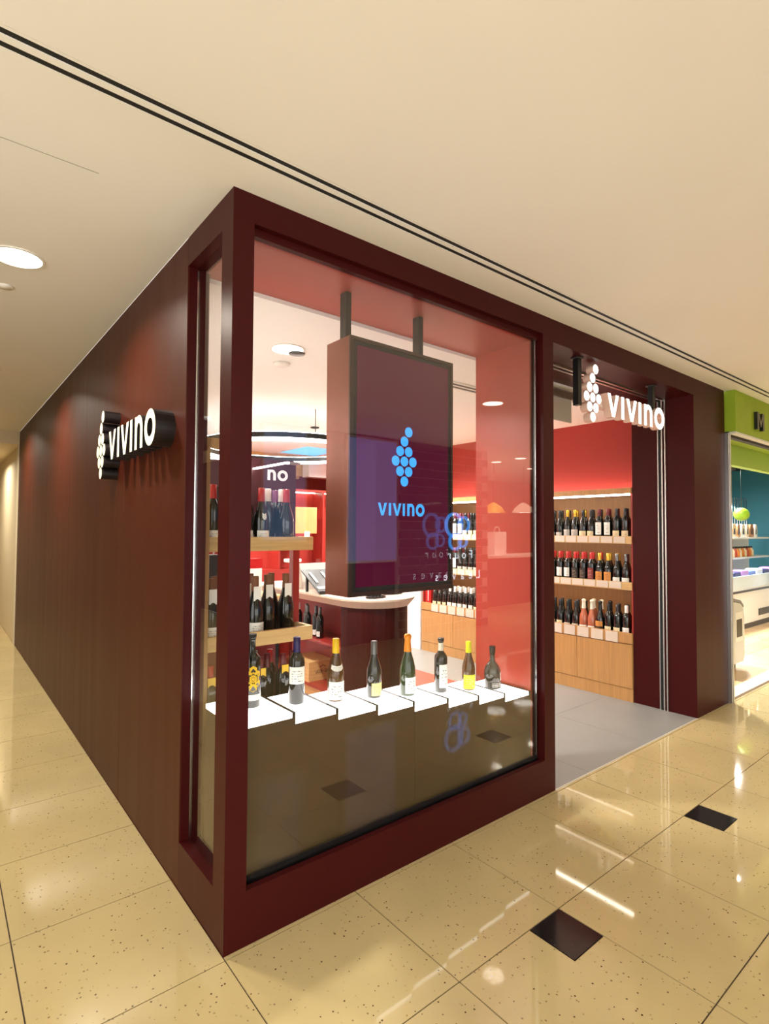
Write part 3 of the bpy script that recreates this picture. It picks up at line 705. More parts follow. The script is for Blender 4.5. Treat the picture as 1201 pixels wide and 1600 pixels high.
def tray(x, y, rx, ry, lab):
    t = thing('black_tray', lab, 'tray', (x, y, 1.0))
    part(t, 'tray_dish', C_black, lambda bm: [prism(bm, arc(0, 0, rx, ry, 0, 2*PI*19/20, 19), (1, 0, 0), (0, 1, 0), (0, 0, 1), (x, y, 1.0), 0, .008),
        ring_prism(bm, arc(0, 0, rx, ry, 0, 2*PI*19/20, 19), arc(0, 0, rx*.88, ry*.88, 0, 2*PI*19/20, 19), (1, 0, 0), (0, 1, 0), (0, 0, 1), (x, y, 1.0), .0081, .016)])
    for q in range(3):
        part(t, 'stopper', C_black, lambda bm: lathe(bm, [(0, .008), (.014, .008), (.016, .02), (.01, .03), (0, .032)], 10, x-rx*.4+q*rx*.4, y, 1.0))
tray(2.06, 1.72, .10, .06, 'small black tray of stoppers on the counter under the screen, left')
tray(2.36, 1.86, .11, .06, 'small black tray of stoppers at the right rounded end of the counter')

# boxes and bags seen above the middle tray, standing on a rear table
tb = thing('rear_table', 'dark table of accessories behind the oak display shelf', 'table', (.95, 2.45, 0))
pbox(tb, 'tabletop', M_woodh, .65, 1.45, 2.2, 2.7, .98, 1.02)
for x in (.70, 1.40):
    for y in (2.25, 2.65): pbox(tb, 'leg', M_darkmetal, x-.02, x+.02, y-.02, y+.02, 0, .9799)
cb = thing('carton', 'white carton with a red top behind the middle tray bottles', 'box', (1.22, 2.36, 1.02))
pbox(cb, 'carton_body', M_paper2, 1.15, 1.29, 2.30, 2.42, 1.02, 1.25); pbox(cb, 'carton_top', C_red, 1.148, 1.292, 2.298, 2.422, 1.2505, 1.33)
cb = thing('gift_bag', 'black gift bag with pale handle behind the middle tray bottles', 'bag', (.95, 2.38, 1.02))
pbox(cb, 'bag_body', C_black, .84, 1.08, 2.32, 2.46, 1.02, 1.37)
part(cb, 'bag_handle', M_paper2, lambda bm: [tube(bm, (.90, 2.39, 1.37), (.92, 2.39, 1.45), .006), tube(bm, (.92, 2.39, 1.45), (1.0, 2.39, 1.45), .006), tube(bm, (1.0, 2.39, 1.45), (1.02, 2.39, 1.37), .006)])

# ------------------------------------------------------------------ wall shelving with bottles
SX0, SX1, SYA, SYB = 4.155, 4.595, .55, 3.40
sh = thing('wall_shelving', 'oak wall shelving of wine with lit tiers, beside the doorway', 'shelf', (4.4, 2.0, .56))
pbox(sh, 'back_panel', M_wooddark, SX1-.02, SX1, SYA, SYB, .57, 1.93)
pbox(sh, 'side_panel', M_redlam, SX0+.02, SX1-.0205, SYB-.02, SYB, .57, 1.93)
pbox(sh, 'side_panel', M_redlam, SX0+.02, SX1-.0205, SYA-.004, SYA+.012, .57, 1.93)
pbox(sh, 'top_panel', M_wood, SX0, SX1, SYA, SYB, 1.9301, 1.985)
pbox(sh, 'light_strip', M_led, SX0+.002, SX0+.022, SYA+.02, SYB-.03, 1.9135, 1.9299)
pbox(sh, 'cove_light_strip', M_led, SX1-.10, SX1-.08, SYA+.03, SYB-.05, 1.9855, 2.0)
tiers = [(1.47, 1.53), (1.04, 1.102)]
for z0, z1 in tiers:
    s_ = pbox(sh, 'shelf_board', M_woodh, SX0+.012, SX1-.0205, SYA+.0125, SYB-.0205, z0, z0+.022)
    pbox(s_, 'shelf_lip', M_woodh, SX0, SX0+.0119, SYA, SYB, z0-.012, z1)
    pbox(s_, 'light_strip', M_led, SX0+.013, SX0+.026, SYA+.02, SYB-.03, z0-.008, z0-.0005)
cab = thing('base_cabinet', 'low oak cabinet with flat doors under the wall shelving', 'cabinet', (4.4, 2.0, 0))
pbox(cab, 'carcass', M_wood, SX0+.022, SX1, SYA, SYB, 0, .5695)
pbox(cab, 'top_lip', M_wood, SX0, SX0+.0215, SYA, SYB, .535, .63)
pbox(cab, 'plinth_board', M_wood, SX0+.004, SX0+.0215, SYA, SYB, 0, .118)
dy = (SYB-SYA)/5
for q in range(5):
    pbox(cab, 'cabinet_door', M_wood, SX0, SX0+.0215, SYA+q*dy+.002, SYA+(q+1)*dy-.002, .122, .522, bevel=.001)
# price cards on the lips
def cards(parent, z0, z1, ys, wdt, dz):
    for y in ys:
        part(parent, 'price_card', M_paper, lambda bm: slope2(bm, y, wdt, z0, z1, dz))
def slope2(bm, y, wd, z0, z1, dz):
    box(bm, SX0-.004, SX0-.0006, y-wd/2, y+wd/2, z0-dz, z1-.004)
for (z0, z1), st_ in zip(tiers, (0, .03)):
    sb = [o for o in sh.children if o.name.startswith('shelf_board')][0 if z0 > 1.2 else 1]
cards(sh, 1.47, 1.53, [SYA+.115+.128*i for i in range(21)], .112, .004)
cards(sh, 1.04, 1.102, [SYA+.16+.132*i for i in range(20)], .118, .002)
cards(cab, .56, .63, [SYA+.20+.15*i for i in range(17)], .122, .03)

KIND = {  # look -> (profile, glass, capsule, label, label z-range, words)
 'yellow': ('burgundy', G_black, C_gold, L_grey, (.02, .10), 'gold-capped black bottle with grey label'),
 'collar': ('burgundy', G_black, C_black, L_cream, (.01, .085), 'black-capped bottle with cream label'),
 'redcap': ('bordeaux', G_black, C_dred, L_white, (.05, .17), 'dark-red-capped bottle with tall white label'),
 'blackcap': ('bordeaux', G_black, C_black, L_cream, (.01, .09), 'black-capped straight bottle with cream label'),
 'bigred': ('bordeaux', G_black, C_red, L_white, (.05, .14), 'red-capped bottle with square white label'),
 'reddark': ('bordeaux', G_black, C_red, L_dark, (.04, .14), 'red-capped bottle with dark label'),
 'redred': ('bordeaux', G_black, C_red, L_red, (.04, .15), 'red-capped bottle with dark red label'),
 'orange': ('burgundy', G_black, C_gold, L_orange, (.03, .12), 'gold-capped bottle with orange label'),
 'silver': ('burgundy', G_black, C_silver, L_white, (.01, .075), 'pewter-capped bottle with white label'),
 'rose': ('champagne', G_rose, C_cream, L_white, (.02, .07), 'rose wine bottle with cream foil'),
 'badge': ('champagne', G_black, C_black, L_orange, (.08, .13), 'black sparkling bottle with round orange label'),
 'darkpl': ('burgundy', G_black, C_black, L_grey, (.02, .07), 'black-capped bottle with grey label'),
 'whitecap': ('bordeaux', G_black, C_white, L_white, (.01, .10), 'white-capped dark bottle with white label'),
}
def seq(tier, i):
    y = i
    if tier == 0: return (['blackcap']*2 + ['redcap']*2 + ['collar']*2 + ['yellow']*2 + ['darkpl']*2 + ['collar']*3 + ['redcap']*3 + ['darkpl']*4 + ['collar']*4 + ['redcap']*3 + ['silver']*4 + ['darkpl']*9)[i]
    if tier == 1: return (['silver']*2 + ['orange']*2 + ['redred']*1 + ['reddark']*2 + ['bigred']*2 + ['reddark']*2 + ['bigred']*3 + ['orange']*3 + ['silver']*3 + ['darkpl']*5 + ['redcap']*4 + ['collar']*4 + ['darkpl']*9)[i]
    return (['whitecap']*1 + ['blackcap']*2 + ['badge']*1 + ['rose']*2 + ['darkpl']*2 + ['collar']*3 + ['rose']*3 + ['darkpl']*4 + ['blackcap']*4 + ['whitecap']*5 + ['blackcap']*3 + ['darkpl']*9)[i]
TN = ['top', 'middle', 'bottom']
for t, zb in enumerate((1.492, 1.062, .57)):
    n = 31
    for i in range(n):
        y = SYA+.085+.0885*i+random.uniform(-.0008, .0008)
        kd, gl, cp, lb, lz, wd = KIND[seq(t, i)]
        bottle(kd, gl, cp, lb, (SX0+.062+random.uniform(-.003, .003), y, zb+.0005), f'{wd}, {ORD[i]} from doorway, front row, {TN[t]} wall shelf', f'front-row bottles on the {TN[t]} wall shelf', rz=-PI/2+random.uniform(-.12, .12), lz=lz, span=1.0)
    # second row where the photograph shows it
    for i in list(range(0, 11)) + list(range(20, 31)):
        y = SYA+.085+.0885*i+.035
        kd, gl, cp, lb, lz, wd = KIND[seq(t, min(30, i+1))]
        if y > SYB-.07: continue
        bottle(kd, gl, cp, None, (SX0+.155+random.uniform(-.004, .004), y, zb+.0005), f'{cp.name.replace("_foil", "").replace("_", " ")}-capped bottle, {ORD[i]} from doorway, second row, {TN[t]} wall shelf', f'second-row bottles on the {TN[t]} wall shelf', rz=-PI/2)
# white end wall past the shelving
struct('trim_8', M_white, (4.15, 4.6, 3.42, 3.75, 0, 2.74))
rb = thing('gift_box', 'small bright red gift box at the far end of the cabinet top', 'box', (4.25, 3.33, .57))
SB = SYB-.055
# (the red box stands where the front row stops)
for o in list(bpy.data.objects):
    if o.name.startswith('wine_bottle') and o.parent is None and abs(o.location.z-.5705) < .002 and o.location.y > 3.22:
        for c in list(o.children): bpy.data.objects.remove(c)
        bpy.data.objects.remove(o)
pbox(rb, 'box_body', C_red, 4.19, 4.29, 3.26, 3.36, .57, .80); pbox(rb, 'ribbon', C_white, 4.188, 4.1899, 3.305, 3.315, .65, .80)

# ------------------------------------------------------------------ things under the shop ceiling
def downlight(x, y, z, r, power, col, label, group=None, dark=None, spread=150):
    d = thing('downlight', label, 'light', (x, y, z), group)
    part(d, 'trim_ring', M_white, lambda bm: ring_prism(bm, arc(0, 0, r+.012, r+.012, 0, 2*PI*23/24, 23), arc(0, 0, r, r, 0, 2*PI*23/24, 23), (1, 0, 0), (0, -1, 0), (0, 0, -1), (x, y, z), .0002, .006))
    part(d, 'diffuser', M_dl, lambda bm: prism(bm, arc(0, 0, r*.998, r*.998, 0, 2*PI*23/24, 23), (1, 0, 0), (0, -1, 0), (0, 0, -1), (x, y, z), .0002, .004))
    L = bpy.data.lights.new('lamp', 'AREA'); L.shape = 'DISK'; L.size = r*1.9; L.energy = power; L.color = col
    L.spread = math.radians(spread)
    lo = bpy.data.objects.new('lamp', L); link(lo); lo.parent = d; lo.location = (0, 0, -.012)
    return d
SH = 2.74
sg = 'round downlights in the shop ceiling'
for k_, (x, y) in enumerate(((.87, 1.14), (2.95, 3.75), (1.0, 4.6), (3.3, 2.7), (1.9, 4.9), (3.95, 4.4))):
    downlight(x, y, SH, .10, 48, NEUT, ['round downlight in the shop ceiling just behind the left window area', 'round downlight in the shop ceiling beside the hanging screen', 'round downlight in the shop ceiling hidden above the oak shelf',
        'added round downlight in the shop ceiling, lighting the doorway floor', 'round downlight at the rear middle of the shop ceiling', 'round downlight at the rear right of the shop ceiling'][k_], sg)  # the doorway lamp is added, to light the shop floor there
sp = tag(finish(*(lambda bm: (lathe(bm, [(0, -.001), (.055, -.001), (.055, -.008), (0, -.012)], 18, .955, 1.17, SH), (bm, 'ceiling_speaker', C_black))[1])(bmesh.new())), 'small dark round ceiling speaker touching the lit downlight', 'speaker')
sm = tag(finish(*(lambda bm: (lathe(bm, [(0, -.001), (.06, -.001), (.058, -.012), (.03, -.022), (0, -.024)], 18, .99, 1.44, SH), (bm, 'smoke_detector', M_white))[1])(bmesh.new())), 'white round smoke detector on the shop ceiling near the downlight', 'detector')
sm = tag(finish(*(lambda bm: (lathe(bm, [(0, -.001), (.05, -.001), (.048, -.012), (0, -.02)], 18, 2.45, 3.35, SH), (bm, 'ceiling_speaker', C_black))[1])(bmesh.new())), 'small dark ceiling speaker beside the hanging screen', 'speaker')
av = thing('air_vent', 'slotted air vent in the shop ceiling right of the screen', 'vent', (2.55, 1.05, SH))
pbox(av, 'vent_frame', M_white, 2.15, 2.95, .98, 1.12, SH-.012, SH-.0005); pbox(av, 'vent_slot', M_black, 2.17, 2.93, 1.0, 1.03, SH-.0135, SH-.0121); pbox(av, 'vent_slot', M_black, 2.17, 2.93, 1.06, 1.09, SH-.0135, SH-.0121)
cp_ = thing('ceiling_light_panel', 'sky-blue glowing square near the back, standing in for a mirrored skylight', 'light', (3.4, 5.1, SH))  # glowing panel that stands in for a sky-blue reflection in the window
pbox(cp_, 'panel_frame', M_white, 3.07, 3.73, 4.57, 5.39, SH-.012, SH-.0005); pbox(cp_, 'panel_face', mat('cyan_light_panel', (.2, .5, .7), .4, emit=(.10, .55, 1.0), estr=.8), 3.1, 3.7, 4.6, 5.36, SH-.016, SH-.0121)
# suspended ring light
rl = thing('ring_light', 'large suspended ring light with dark outer band under the shop ceiling', 'light', (2.1, 3.6, 2.55))
RC, RR, RZ = (2.15, 3.45), .95, 2.43
C48 = arc(0, 0, 1, 1, 0, 2*PI*47/48, 47)
part(rl, 'outer_band', M_darkmetal, lambda bm: ring_prism(bm, [(a*RR, b*RR) for a, b in C48], [(a*(RR-.03), b*(RR-.03)) for a, b in C48], (1, 0, 0), (0, 1, 0), (0, 0, 1), (*RC, RZ), .02, .07))
part(rl, 'light_tube', M_led2, lambda bm: ring_prism(bm, [(a*RR, b*RR) for a, b in C48], [(a*(RR-.03), b*(RR-.03)) for a, b in C48], (1, 0, 0), (0, 1, 0), (0, 0, 1), (*RC, RZ), -.012, .0199))
part(rl, 'added_uplight_ring', M_led2, lambda bm: ring_prism(bm, [(a*(RR-.005), b*(RR-.005)) for a, b in C48], [(a*(RR-.025), b*(RR-.025)) for a, b in C48], (1, 0, 0), (0, 1, 0), (0, 0, 1), (*RC, RZ), .0701, .078))  # glow added on top of the band, lifts the ceiling brightness
for a_ in (.3, 2.4, 4.5):
    part(rl, 'cable', M_darkmetal, lambda bm: tube(bm, (RC[0]+.93*math.cos(a_), RC[1]+.93*math.sin(a_), RZ+.07), (RC[0]+.93*math.cos(a_), RC[1]+.93*math.sin(a_), SH-.001), .004, 6))
# oak bulkhead at the back of the shop
bk = thing('oak_bulkhead', 'wide oak slatted bulkhead under the ceiling at the back of the shop', 'bulkhead', (2.2, 6.2, 2.3))
pbox(bk, 'bulkhead_face', M_woodh, .12, 4.1, 5.6, 5.64, 2.42, 2.739)
for q in range(8): pbox(bk, 'slat', M_woodh, .12, 3.6, 5.66+.14*q, 5.74+.14*q, 2.38, 2.44)
wb = thing('bulkhead_panel', 'white boxed panel beside the oak bulkhead at the back', 'panel', (4.0, 5.5, 2.4))
pbox(wb, 'panel_face', M_white, 3.62, 4.3, 5.40, 5.59, 2.40, 2.66)
# rear niche with oak hanging box
nb = thing('rear_cabinet', 'red rear cabinet with lit niches at the back of the shop', 'cabinet', (3.2, 5.2, 0))
pbox(nb, 'carcass', M_redlam, 2.3, 4.1, 5.2, 5.55, 0, 1.0)
pbox(nb, 'back_panel', M_redwall, 2.3, 4.1, 5.5, 5.55, 1.001, 2.15)
pbox(nb, 'side_panel', M_redlam, 3.0, 3.03, 5.2, 5.499, 1.001, 2.15); pbox(nb, 'side_panel', M_redlam, 3.75, 3.78, 5.2, 5.499, 1.001, 2.15)
pbox(nb, 'top_panel', M_redlam, 2.3, 4.1, 5.2, 5.55, 2.151, 2.18)
pbox(nb, 'light_strip', M_led, 2.35, 4.05, 5.42, 5.44, 2.14, 2.1505)
ob = thing('oak_box', 'plain oak wall box hanging behind the hanging screen', 'box', (3.2, 5.0, 1.7))
pbox(ob, 'box_body', M_wood, 3.05, 3.46, 4.9, 5.4995, 1.52, 1.90, bevel=.004)
pbox(ob, 'box_tag', M_paper2, 3.25, 3.33, 4.88, 4.8995, 1.43, 1.55)
cu = thing('smoke_curtain', 'grey translucent panel hanging under the shop ceiling inside the doorway', 'panel', (3.05, .56, 2.6))
pbox(cu, 'top_rail', M_alu, 2.86, 3.22, .56, .60, 2.66, 2.739)
M_frost = mat('frosted_grey', (.55, .52, .46), .5)
pbox(cu, 'panel_sheet', M_frost, 2.87, 3.21, .57, .58, 2.47, 2.6595)

# ------------------------------------------------------------------ mall downlights
mg = 'round downlights in the mall ceiling'
downlight(-.583, 1.205, H, .105, 18, WARM, 'bright round downlight in the mall ceiling at the left edge, near the corridor', mg)
for k_, (x, y) in enumerate(((-.583, 3.6), (-.583, 6.0), (-.583, 8.4))):
    downlight(x, y, H, .105, 30, WARM, f'round corridor downlight in the mall ceiling, {ORD[k_+1]} along the burgundy wall', mg)
for k_, (x, y) in enumerate(((3.6, -1.64), (-1.2, -1.64), (8.4, -1.64), (12.6, -1.64))):  # last lamp added to brighten the far wall that the pier mirrors
    downlight(x, y, H, .105, 18, WARM, f'round walkway downlight in the mall ceiling, at {ORD[k_]} bay in front of the shop', mg)
sr = tag(finish(*(lambda bm: (lathe(bm, [(0, -.0005), (.04, -.0005), (.038, -.008), (0, -.012)], 18, -.6, 1.63, H), (bm, 'sprinkler_cover', M_ceil))[1])(bmesh.new())), 'small round sprinkler cover on the ceiling next to the left downlight', 'sprinkler')

# ------------------------------------------------------------------ green neighbouring shop
fa = thing('shop_fascia', 'lime green shop fascia with black lettering above the neighbouring entrance', 'fascia', (6.5, 0, 2.5))
part(fa, 'fascia_board', M_green, lambda bm: box(bm, 4.875, 12, -.085, .25, 2.515, H-.001))
pbox(fa, 'light_channel', M_white, 4.9, 12, -.075, -.02, 2.495, 2.5145); pbox(fa, 'shadow_gap', M_black, 4.9, 12, -.0199, .03, 2.470, 2.5145)
part(fa, 'letter_m', C_black, lambda bm: prism(bm, [(0, 0), (.045, 0), (.045, .11), (.09, .03), (.11, .03), (.155, .11), (.155, 0), (.20, 0), (.20, .17), (.15, .17), (.10, .08), (.05, .17), (0, .17)], FX, FZ, FW, (5.36, -.086, 2.585), 0, .03))
pbox(fa, 'inner_band', M_green2, 4.9, 12, .26, .34, 2.30, H)
floor3 = struct('floor', wood_mat('pale_wood_floor', (.62, .42, .22), False, .3), (4.9, 14, .03, 4, -.05, .0))
M_marble = mat('pale_marble', (.72, .66, .56), .15)
for q in range(12): pbox(floor3, 'border_slab', M_marble, 4.9+.6*q, 5.498+.6*q, .03, .17, .0, .002)
for q in range(8):
    for p in range(6): pbox(floor3, 'floor_board', MATS.setdefault('brd%d' % (p % 3), wood_mat('floor_board_%d' % (p % 3), [(.60, .40, .21), (.64, .45, .25), (.55, .36, .18)][p % 3], False, .25)), 4.9+1.0*q, 5.897+1.0*q, .62+.2*p, .817+.2*p, .0, .003)
struct('wall_side', mat('warm_far_wall', (.75, .50, .36), .6), (14, 14.1, -9, 0.0, 0, H))  # unseen end wall, added to give the pier a warm reflection
struct('wall_side', mat('teal_wall', (.05, .24, .33), .6), (13.5, 13.6, .35, 3.4, 0, 2.98))
struct('wall_back', mat('teal_wall', (.05, .24, .33), .6), (4.9, 14, 3.4, 3.5, 0, 3.0))
struct('wall_side', M_brownwall, (4.871, 4.9, .55, 3.4, 0, 3.0))
struct('ceiling', mat('black_ceiling', (.015, .013, .012), .8), (4.9, 14, .35, 3.5, 2.98, 3.08))
wr = thing('wire_rack', 'pale wire grid rack above the freezer in the neighbouring shop', 'rack', (10, 1.9, 1.6))
for q in range(18): part(wr, 'wire', M_chrome, lambda bm: tube(bm, (9.3+.12*q, 1.9, 1.55), (9.3+.12*q, 1.9, 2.22), .006, 6))
part(wr, 'rail', M_chrome, lambda bm: [tube(bm, (9.3, 1.9, 2.22), (11.35, 1.9, 2.22), .01, 6), tube(bm, (9.3, 1.9, 1.9), (11.35, 1.9, 1.9), .008, 6)])
fz = thing('chest_freezer', 'white open chest freezer with black base in the neighbouring shop', 'freezer', (9.9, 1.6, 0))
M_fw = mat('white_enamel', (.78, .82, .84), .3)
pbox(fz, 'freezer_base', C_black, 8.35, 11.6, 1.31, 2.0, 0.003, .09); pbox(fz, 'freezer_body', M_fw, 8.3, 11.6, 1.30, 2.05, .0905, .66)
pbox(fz, 'bumper', C_black, 8.29, 11.61, 1.285, 1.2995, .60, .63); pbox(fz, 'vent_grille', C_black, 9.95, 10.5, 1.29, 1.2995, .17, .28)
pbox(fz, 'glass_rim', mat('pale_blue_glazing', (.55, .68, .78), .15), 8.3, 11.6, 1.30, 1.33, .6605, .86)
pbox(fz, 'back_riser', M_fw, 8.3, 11.6, 1.95, 2.05, .6605, 1.70)
for z in (1.10, 1.45): pbox(fz, 'riser_shelf', M_fw, 8.3, 11.6, 1.60, 1.9499, z, z+.03)
pk = 'frozen packs lying in the open freezer'
PCOL = [mat('blue_pack', (.12, .20, .50), .4), mat('lilac_pack', (.42, .22, .55), .4), mat('navy_pack', (.02, .03, .12), .4), mat('pale_pack', (.70, .72, .80), .4)]
for q in range(8):
    o = tag(struct('frozen_pack', PCOL[(q*3) % 4], (8.40+.34*q, 8.70+.34*q, 1.36, 1.55, .8+.02*(q % 2), .92+.02*(q % 2)), bevel=.02),
        f'{["blue", "lilac", "navy", "pale"][[0, 3, 2, 1][q % 4]] if False else PCOL[(q*3) % 4].name.split("_")[0]} frozen food pack, {ORD[q]} from the left in the open freezer', 'pack', pk); del o['kind']
SAU = [mat('yellow_sauce', (.80, .45, .02), .3), mat('orange_sauce', (.65, .20, .03), .3), mat('pale_sauce', (.75, .62, .42), .3), mat('red_sauce', (.45, .06, .03), .3)]
def sauce(bm): lathe(bm, [(0, 0), (.036, 0), (.038, .01), (.038, .11), (.018, .14), (.016, .17), (0, .17)], 12)
sgp = 'sauce bottles on the freezer riser'
for q in range(20):
    m = SAU[(0 if q < 5 else (1, 2, 3, 1, 2)[q % 5])]
    o = bpy.data.objects.new('sauce_bottle', bmesh_of(('sauce', m.name), sauce, m)); link(o); o.location = (8.62+.115*q, 1.66, 1.13)
    tag(o, f'{m.name.split("_")[0]} sauce bottle, {ORD[q]} from the left on the lower freezer shelf', 'bottle', sgp)
    c = bpy.data.objects.new('cap', bmesh_of(('saucecap',), lambda bm: lathe(bm, [(.018, .155), (.018, .185), (0, .188)], 10), C_red if q % 2 else C_black)); link(c); c.parent = o
bgp = 'snack bags on the upper freezer shelf'
BAGM = [mat('cream_bag', (.80, .62, .42), .5), mat('brown_bag', (.35, .16, .06), .5), mat('white_bag', (.82, .80, .76), .5)]
def bag(bm):
    pts = [(-.09, 0), (.09, 0), (.10, .10), (.085, .2), (.05, .235), (-.05, .235), (-.085, .2), (-.10, .10)]
    prism(bm, pts, FX, FZ, FW, (0, 0, 0), -.03, .03)
for q in range(12):
    m = BAGM[q % 3]
    o = bpy.data.objects.new('snack_bag', bmesh_of(('bag', m.name), bag, m)); link(o); o.location = (8.68+.215*q, 1.68, 1.48); o.rotation_euler = (0, 0, .1*(q % 2))
    tag(o, f'{m.name.split("_")[0]} snack bag, {ORD[q]} from the left on the upper freezer shelf', 'bag', bgp)
    c = bpy.data.objects.new('bag_print', bmesh_of(('bagprint',), lambda bm: prism(bm, [(-.05, .05), (.05, .05), (.03, .15), (-.02, .16)], FX, FZ, FW, (0, 0, 0), .0302, .031), C_black)); link(c); c.parent = o
lt = thing('green_lantern', 'round green lantern balloon hanging over the freezer', 'lantern', (9.3, 1.35, 1.85))
def ball(bm):
    lathe(bm, [(.115*math.sin(PI*i/14), 1.86-.105*math.cos(PI*i/14)) for i in range(15)], 24, 9.30, 1.32, 0)
part(lt, 'lantern_globe', mat('lime_globe', (.22, .36, .015), .45, emit=(.25, .4, .02), estr=.12), ball)
part(lt, 'hanging_cord', M_darkmetal, lambda bm: tube(bm, (9.3, 1.32, 1.965), (9.3, 1.32, 2.979), .004, 6))
ps = thing('price_sign', 'small black price sign under the green lantern', 'sign', (9.5, 1.6, 1.62))
pbox(ps, 'sign_board', C_black, 9.36, 9.60, 1.59, 1.6, 1.62, 1.80); pbox(ps, 'sign_print', C_white, 9.42, 9.54, 1.588, 1.5899, 1.69, 1.74); 
for q, (x, y) in enumerate(((9.25, 1.75), (10.0, 1.7), (8.6, 2.6))):
    d = thing('spotlight', f'bright spotlight on the black ceiling of the neighbouring shop, {ORD[q]} of three', 'light', (x, y, 2.75), 'spotlights in the green shop')
    part(d, 'can', C_black, lambda bm: lathe(bm, [(0, .12), (.06, .12), (.07, .0), (.06, .0), (.055, .02)], 14, x, y, 2.66)); part(d, 'lens', M_led2, lambda bm: lathe(bm, [(.056, .014), (0, .010)], 14, x, y, 2.66, smooth=False))
    part(d, 'stem', C_black, lambda bm: tube(bm, (x, y, 2.78), (x, y, 2.979), .01, 6))
    L = bpy.data.lights.new('lamp', 'AREA'); L.shape = 'DISK'; L.size = .1; L.energy = 75; L.color = (1, .97, .92); lo = bpy.data.objects.new('lamp', L); link(lo); lo.parent = d; lo.location = (0, 0, -.1)
for q, x in enumerate((5.9, 7.4)):
    downlight(x, .9, 2.98, .09, 85, (1, .97, .92), f'round ceiling light inside the green shop, {ORD[q]} from its entrance', 'ceiling lights in the green shop')
bn = thing('litter_bin', 'pale grey rounded bin with a printed panel at the green shop entrance', 'bin', (6.2, .4, 0))
M_bin = mat('pale_grey_plastic', (.62, .62, .58), .35); M_bind = mat('grey_plastic', (.25, .25, .25), .4)
def binfn(bm):
    pts = [(5.80, .09), (6.40, .09), (6.45, .14), (6.45, .60), (6.42, .70), (6.33, .755), (6.10, .79), (5.80, .80)]
    prism(bm, pts, FX, FZ, FW, (0, .38, 0), -.34, 0)
part(bn, 'bin_body', M_bin, binfn)
part(bn, 'bin_hood', M_bind, lambda bm: prism(bm, [(5.79, .805), (6.10, .795), (6.335, .76), (6.43, .705), (6.43, .73), (6.34, .79), (6.10, .83), (5.79, .84)], FX, FZ, FW, (0, .38, 0), -.345, .003))
for x in (5.9, 6.33): pbox(bn, 'bin_foot', M_darkmetal, x-.04, x+.04, .45, .62, 0.004, .0895)
pbox(bn, 'poster', C_white, 6.17, 6.40, .376, .3795, .33, .66); pbox(bn, 'poster_print', C_black, 6.20, 6.37, .3745, .3759, .38, .58)

# ------------------------------------------------------------------ bakery across the walkway (seen mirrored in the glass)
YF = -4.0
bw = struct('wall_brick', mat('pale_mortar', (.55, .48, .42), .8), (4.35, 6.30, YF-.2, YF-.012, 0, H))
bmat = mat('dark_brick', (.10, .055, .045), .4, noise=(8, .2))
bme = None
for rr_ in range(22):
    for c_ in range(5):
        x0 = 4.37+c_*.40-(.20 if rr_ % 2 else 0); x1 = x0+.385
        x0, x1 = max(4.355, x0), min(6.295, x1)
        if x1-x0 < .05: continue
        pbox(bw, 'brick', bmat, x0, x1, YF-.0119, YF, .012+rr_*.131, .012+rr_*.131+.119)
M_neon = mat('blue_neon', (.1, .3, .6), .3, emit=(.04, .32, 1.0), estr=3.4)
ns = thing('neon_sign', 'blue neon clover with Four Leaves lettering on the brick wall across the walkway', 'sign', (5.57, YF, 1.5))
BXX, BW_ = (-1, 0, 0), (0, 1, 0)
def circ(cx, cz, r, t):
    n = 28
    part(ns, 'clover_ring', M_neon, lambda bm: ring_prism(bm, arc(cx, cz, r, r, 0, 2*PI*(n-1)/n, n-1), arc(cx, cz, r-t, r-t, 0, 2*PI*(n-1)/n, n-1), BXX, FZ, BW_, (5.57, YF, 0), .001, .03))
circ(.095, 1.66, .20, .045); circ(-.13, 1.67, .135, .04); circ(.07, 1.40, .14, .035); circ(-.10, 1.41, .11, .03)
part(ns, 'clover_stem', M_wletter, lambda bm: prism(bm, [(.0, 1.52), (-.02, 1.2), (-.06, 1.05), (-.045, 1.05), (.0, 1.2), (.02, 1.52)], BXX, FZ, BW_, (5.57, YF, 0), .001, .02))
M_wneon = mat('white_letter', (.8, .8, .8), .4, emit=(.75, .85, 1.0), estr=5)
for s, x0, dx, z in (('Four', 5.88, .165, 1.13), ('Leaves', 6.06, .19, .80)):
    for q, ch in enumerate(s):
        put_text(ns, 'letter_' + ch.lower(), ch, .19, M_wneon, (x0-dx*q, YF+.002, z), BXX, FZ, BW_)
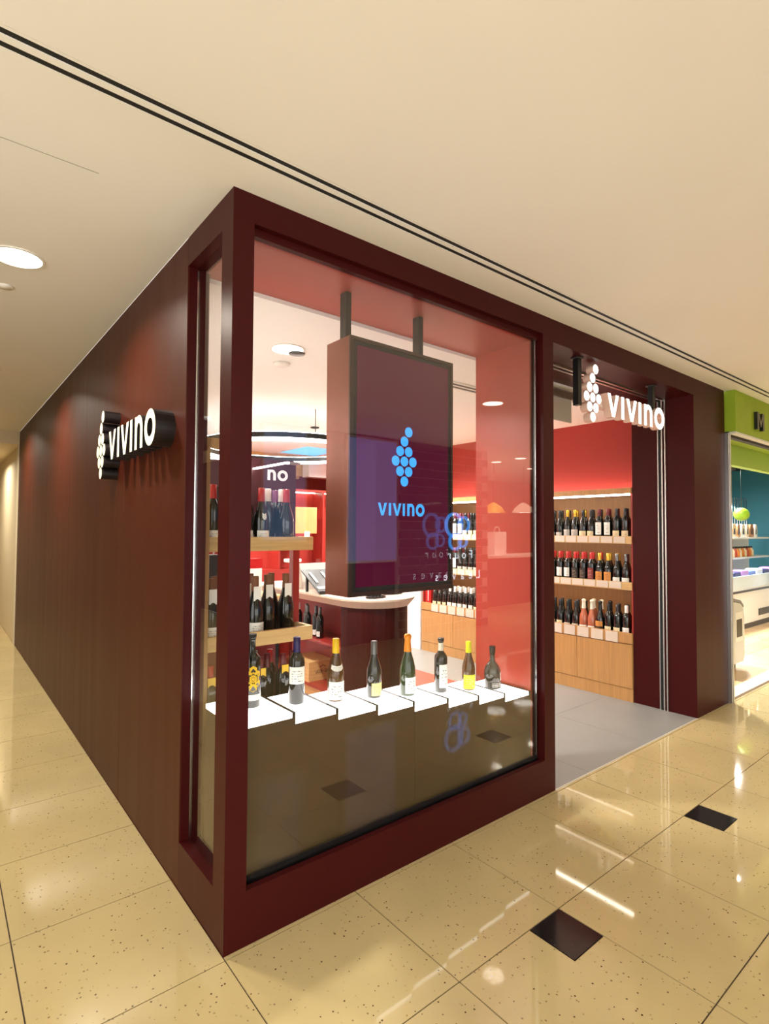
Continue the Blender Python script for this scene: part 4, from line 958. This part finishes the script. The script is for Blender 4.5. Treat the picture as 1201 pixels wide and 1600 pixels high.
# backlit posters
M_lav = mat('lavender_lightbox', (.3, .3, .5), .4, emit=(.26, .30, .85), estr=.75)
M_sky = mat('sky_blue_lightbox', (.3, .5, .8), .4, emit=(.20, .42, 1.0), estr=.4)
def lightbox(x0, x1, z0, z1, m, lab):
    t = thing('lightbox_poster', lab, 'poster', ((x0+x1)/2, YF, z0))
    pbox(t, 'lightbox_frame', M_alu, x0-.03, x1+.03, YF-.08, YF-.011, z0-.03, z1+.03); pbox(t, 'lightbox_face', m, x0, x1, YF-.0109, YF-.005, z0, z1)
lightbox(3.45, 4.30, 1.15, 2.84, M_lav, 'lavender backlit poster across the walkway beside the brick wall')
lightbox(2.2, 2.78, 1.45, 2.84, M_sky, 'sky blue backlit poster across the walkway, left of the lavender one')
struct('wall_front', M_brownwall, (2.0, 4.34, YF-.3, YF-.085, 0, H))
struct('wall_back', mat('bakery_wall', (.45, .33, .22), .6), (6.3, 14, -7.6, -7.5, 0, H))
for q, (x, y, z, m) in enumerate(((7.65, -5, 1.92, C_gold), (8.6, -5, 1.95, M_paper))):
    d = thing('pendant_lamp', f'{"golden" if q == 0 else "pale"} conical pendant lamp inside the bakery across the walkway', 'lamp', (x, y, z))
    part(d, 'shade', m, lambda bm: lathe(bm, [(.24, 0), (.16, .12), (.04, .2), (0, .21)], 20, x, y, z)); part(d, 'bulb', M_led2, lambda bm: lathe(bm, [(0, .012), (.22, .012)], 20, x, y, z))
    part(d, 'cord', M_darkmetal, lambda bm: tube(bm, (x, y, z+.2), (x, y, H-.001), .005, 6))
bc = thing('bakery_counter', 'pale counter inside the bakery across the walkway', 'counter', (8.5, -5.6, 0))
pbox(bc, 'counter_body', M_brownwall, 6.8, 11, -6.0, -5.4, .0, 1.0); pbox(bc, 'counter_top', M_white, 6.75, 11.05, -6.05, -5.35, 1.0005, 1.05)
bb = thing('paper_bag', 'white paper carrier bag on the bakery counter', 'bag', (8.6, -5.7, 1.05))
pbox(bb, 'bag_body', M_white, 8.4, 8.8, -5.8, -5.6, 1.0505, 1.55); part(bb, 'bag_handle', M_white, lambda bm: [tube(bm, (8.5, -5.7, 1.55), (8.55, -5.7, 1.65), .01), tube(bm, (8.55, -5.7, 1.65), (8.65, -5.7, 1.65), .01), tube(bm, (8.65, -5.7, 1.65), (8.7, -5.7, 1.55), .01)])
for q, (x, y) in enumerate(((7.5, -4.8), (8.95, -5.05), (7.4, -4.16))):
    downlight(x, y, H, .10, 30, WARM, f'round downlight in the bakery ceiling across the walkway, {ORD[q]} of three', 'bakery downlights')
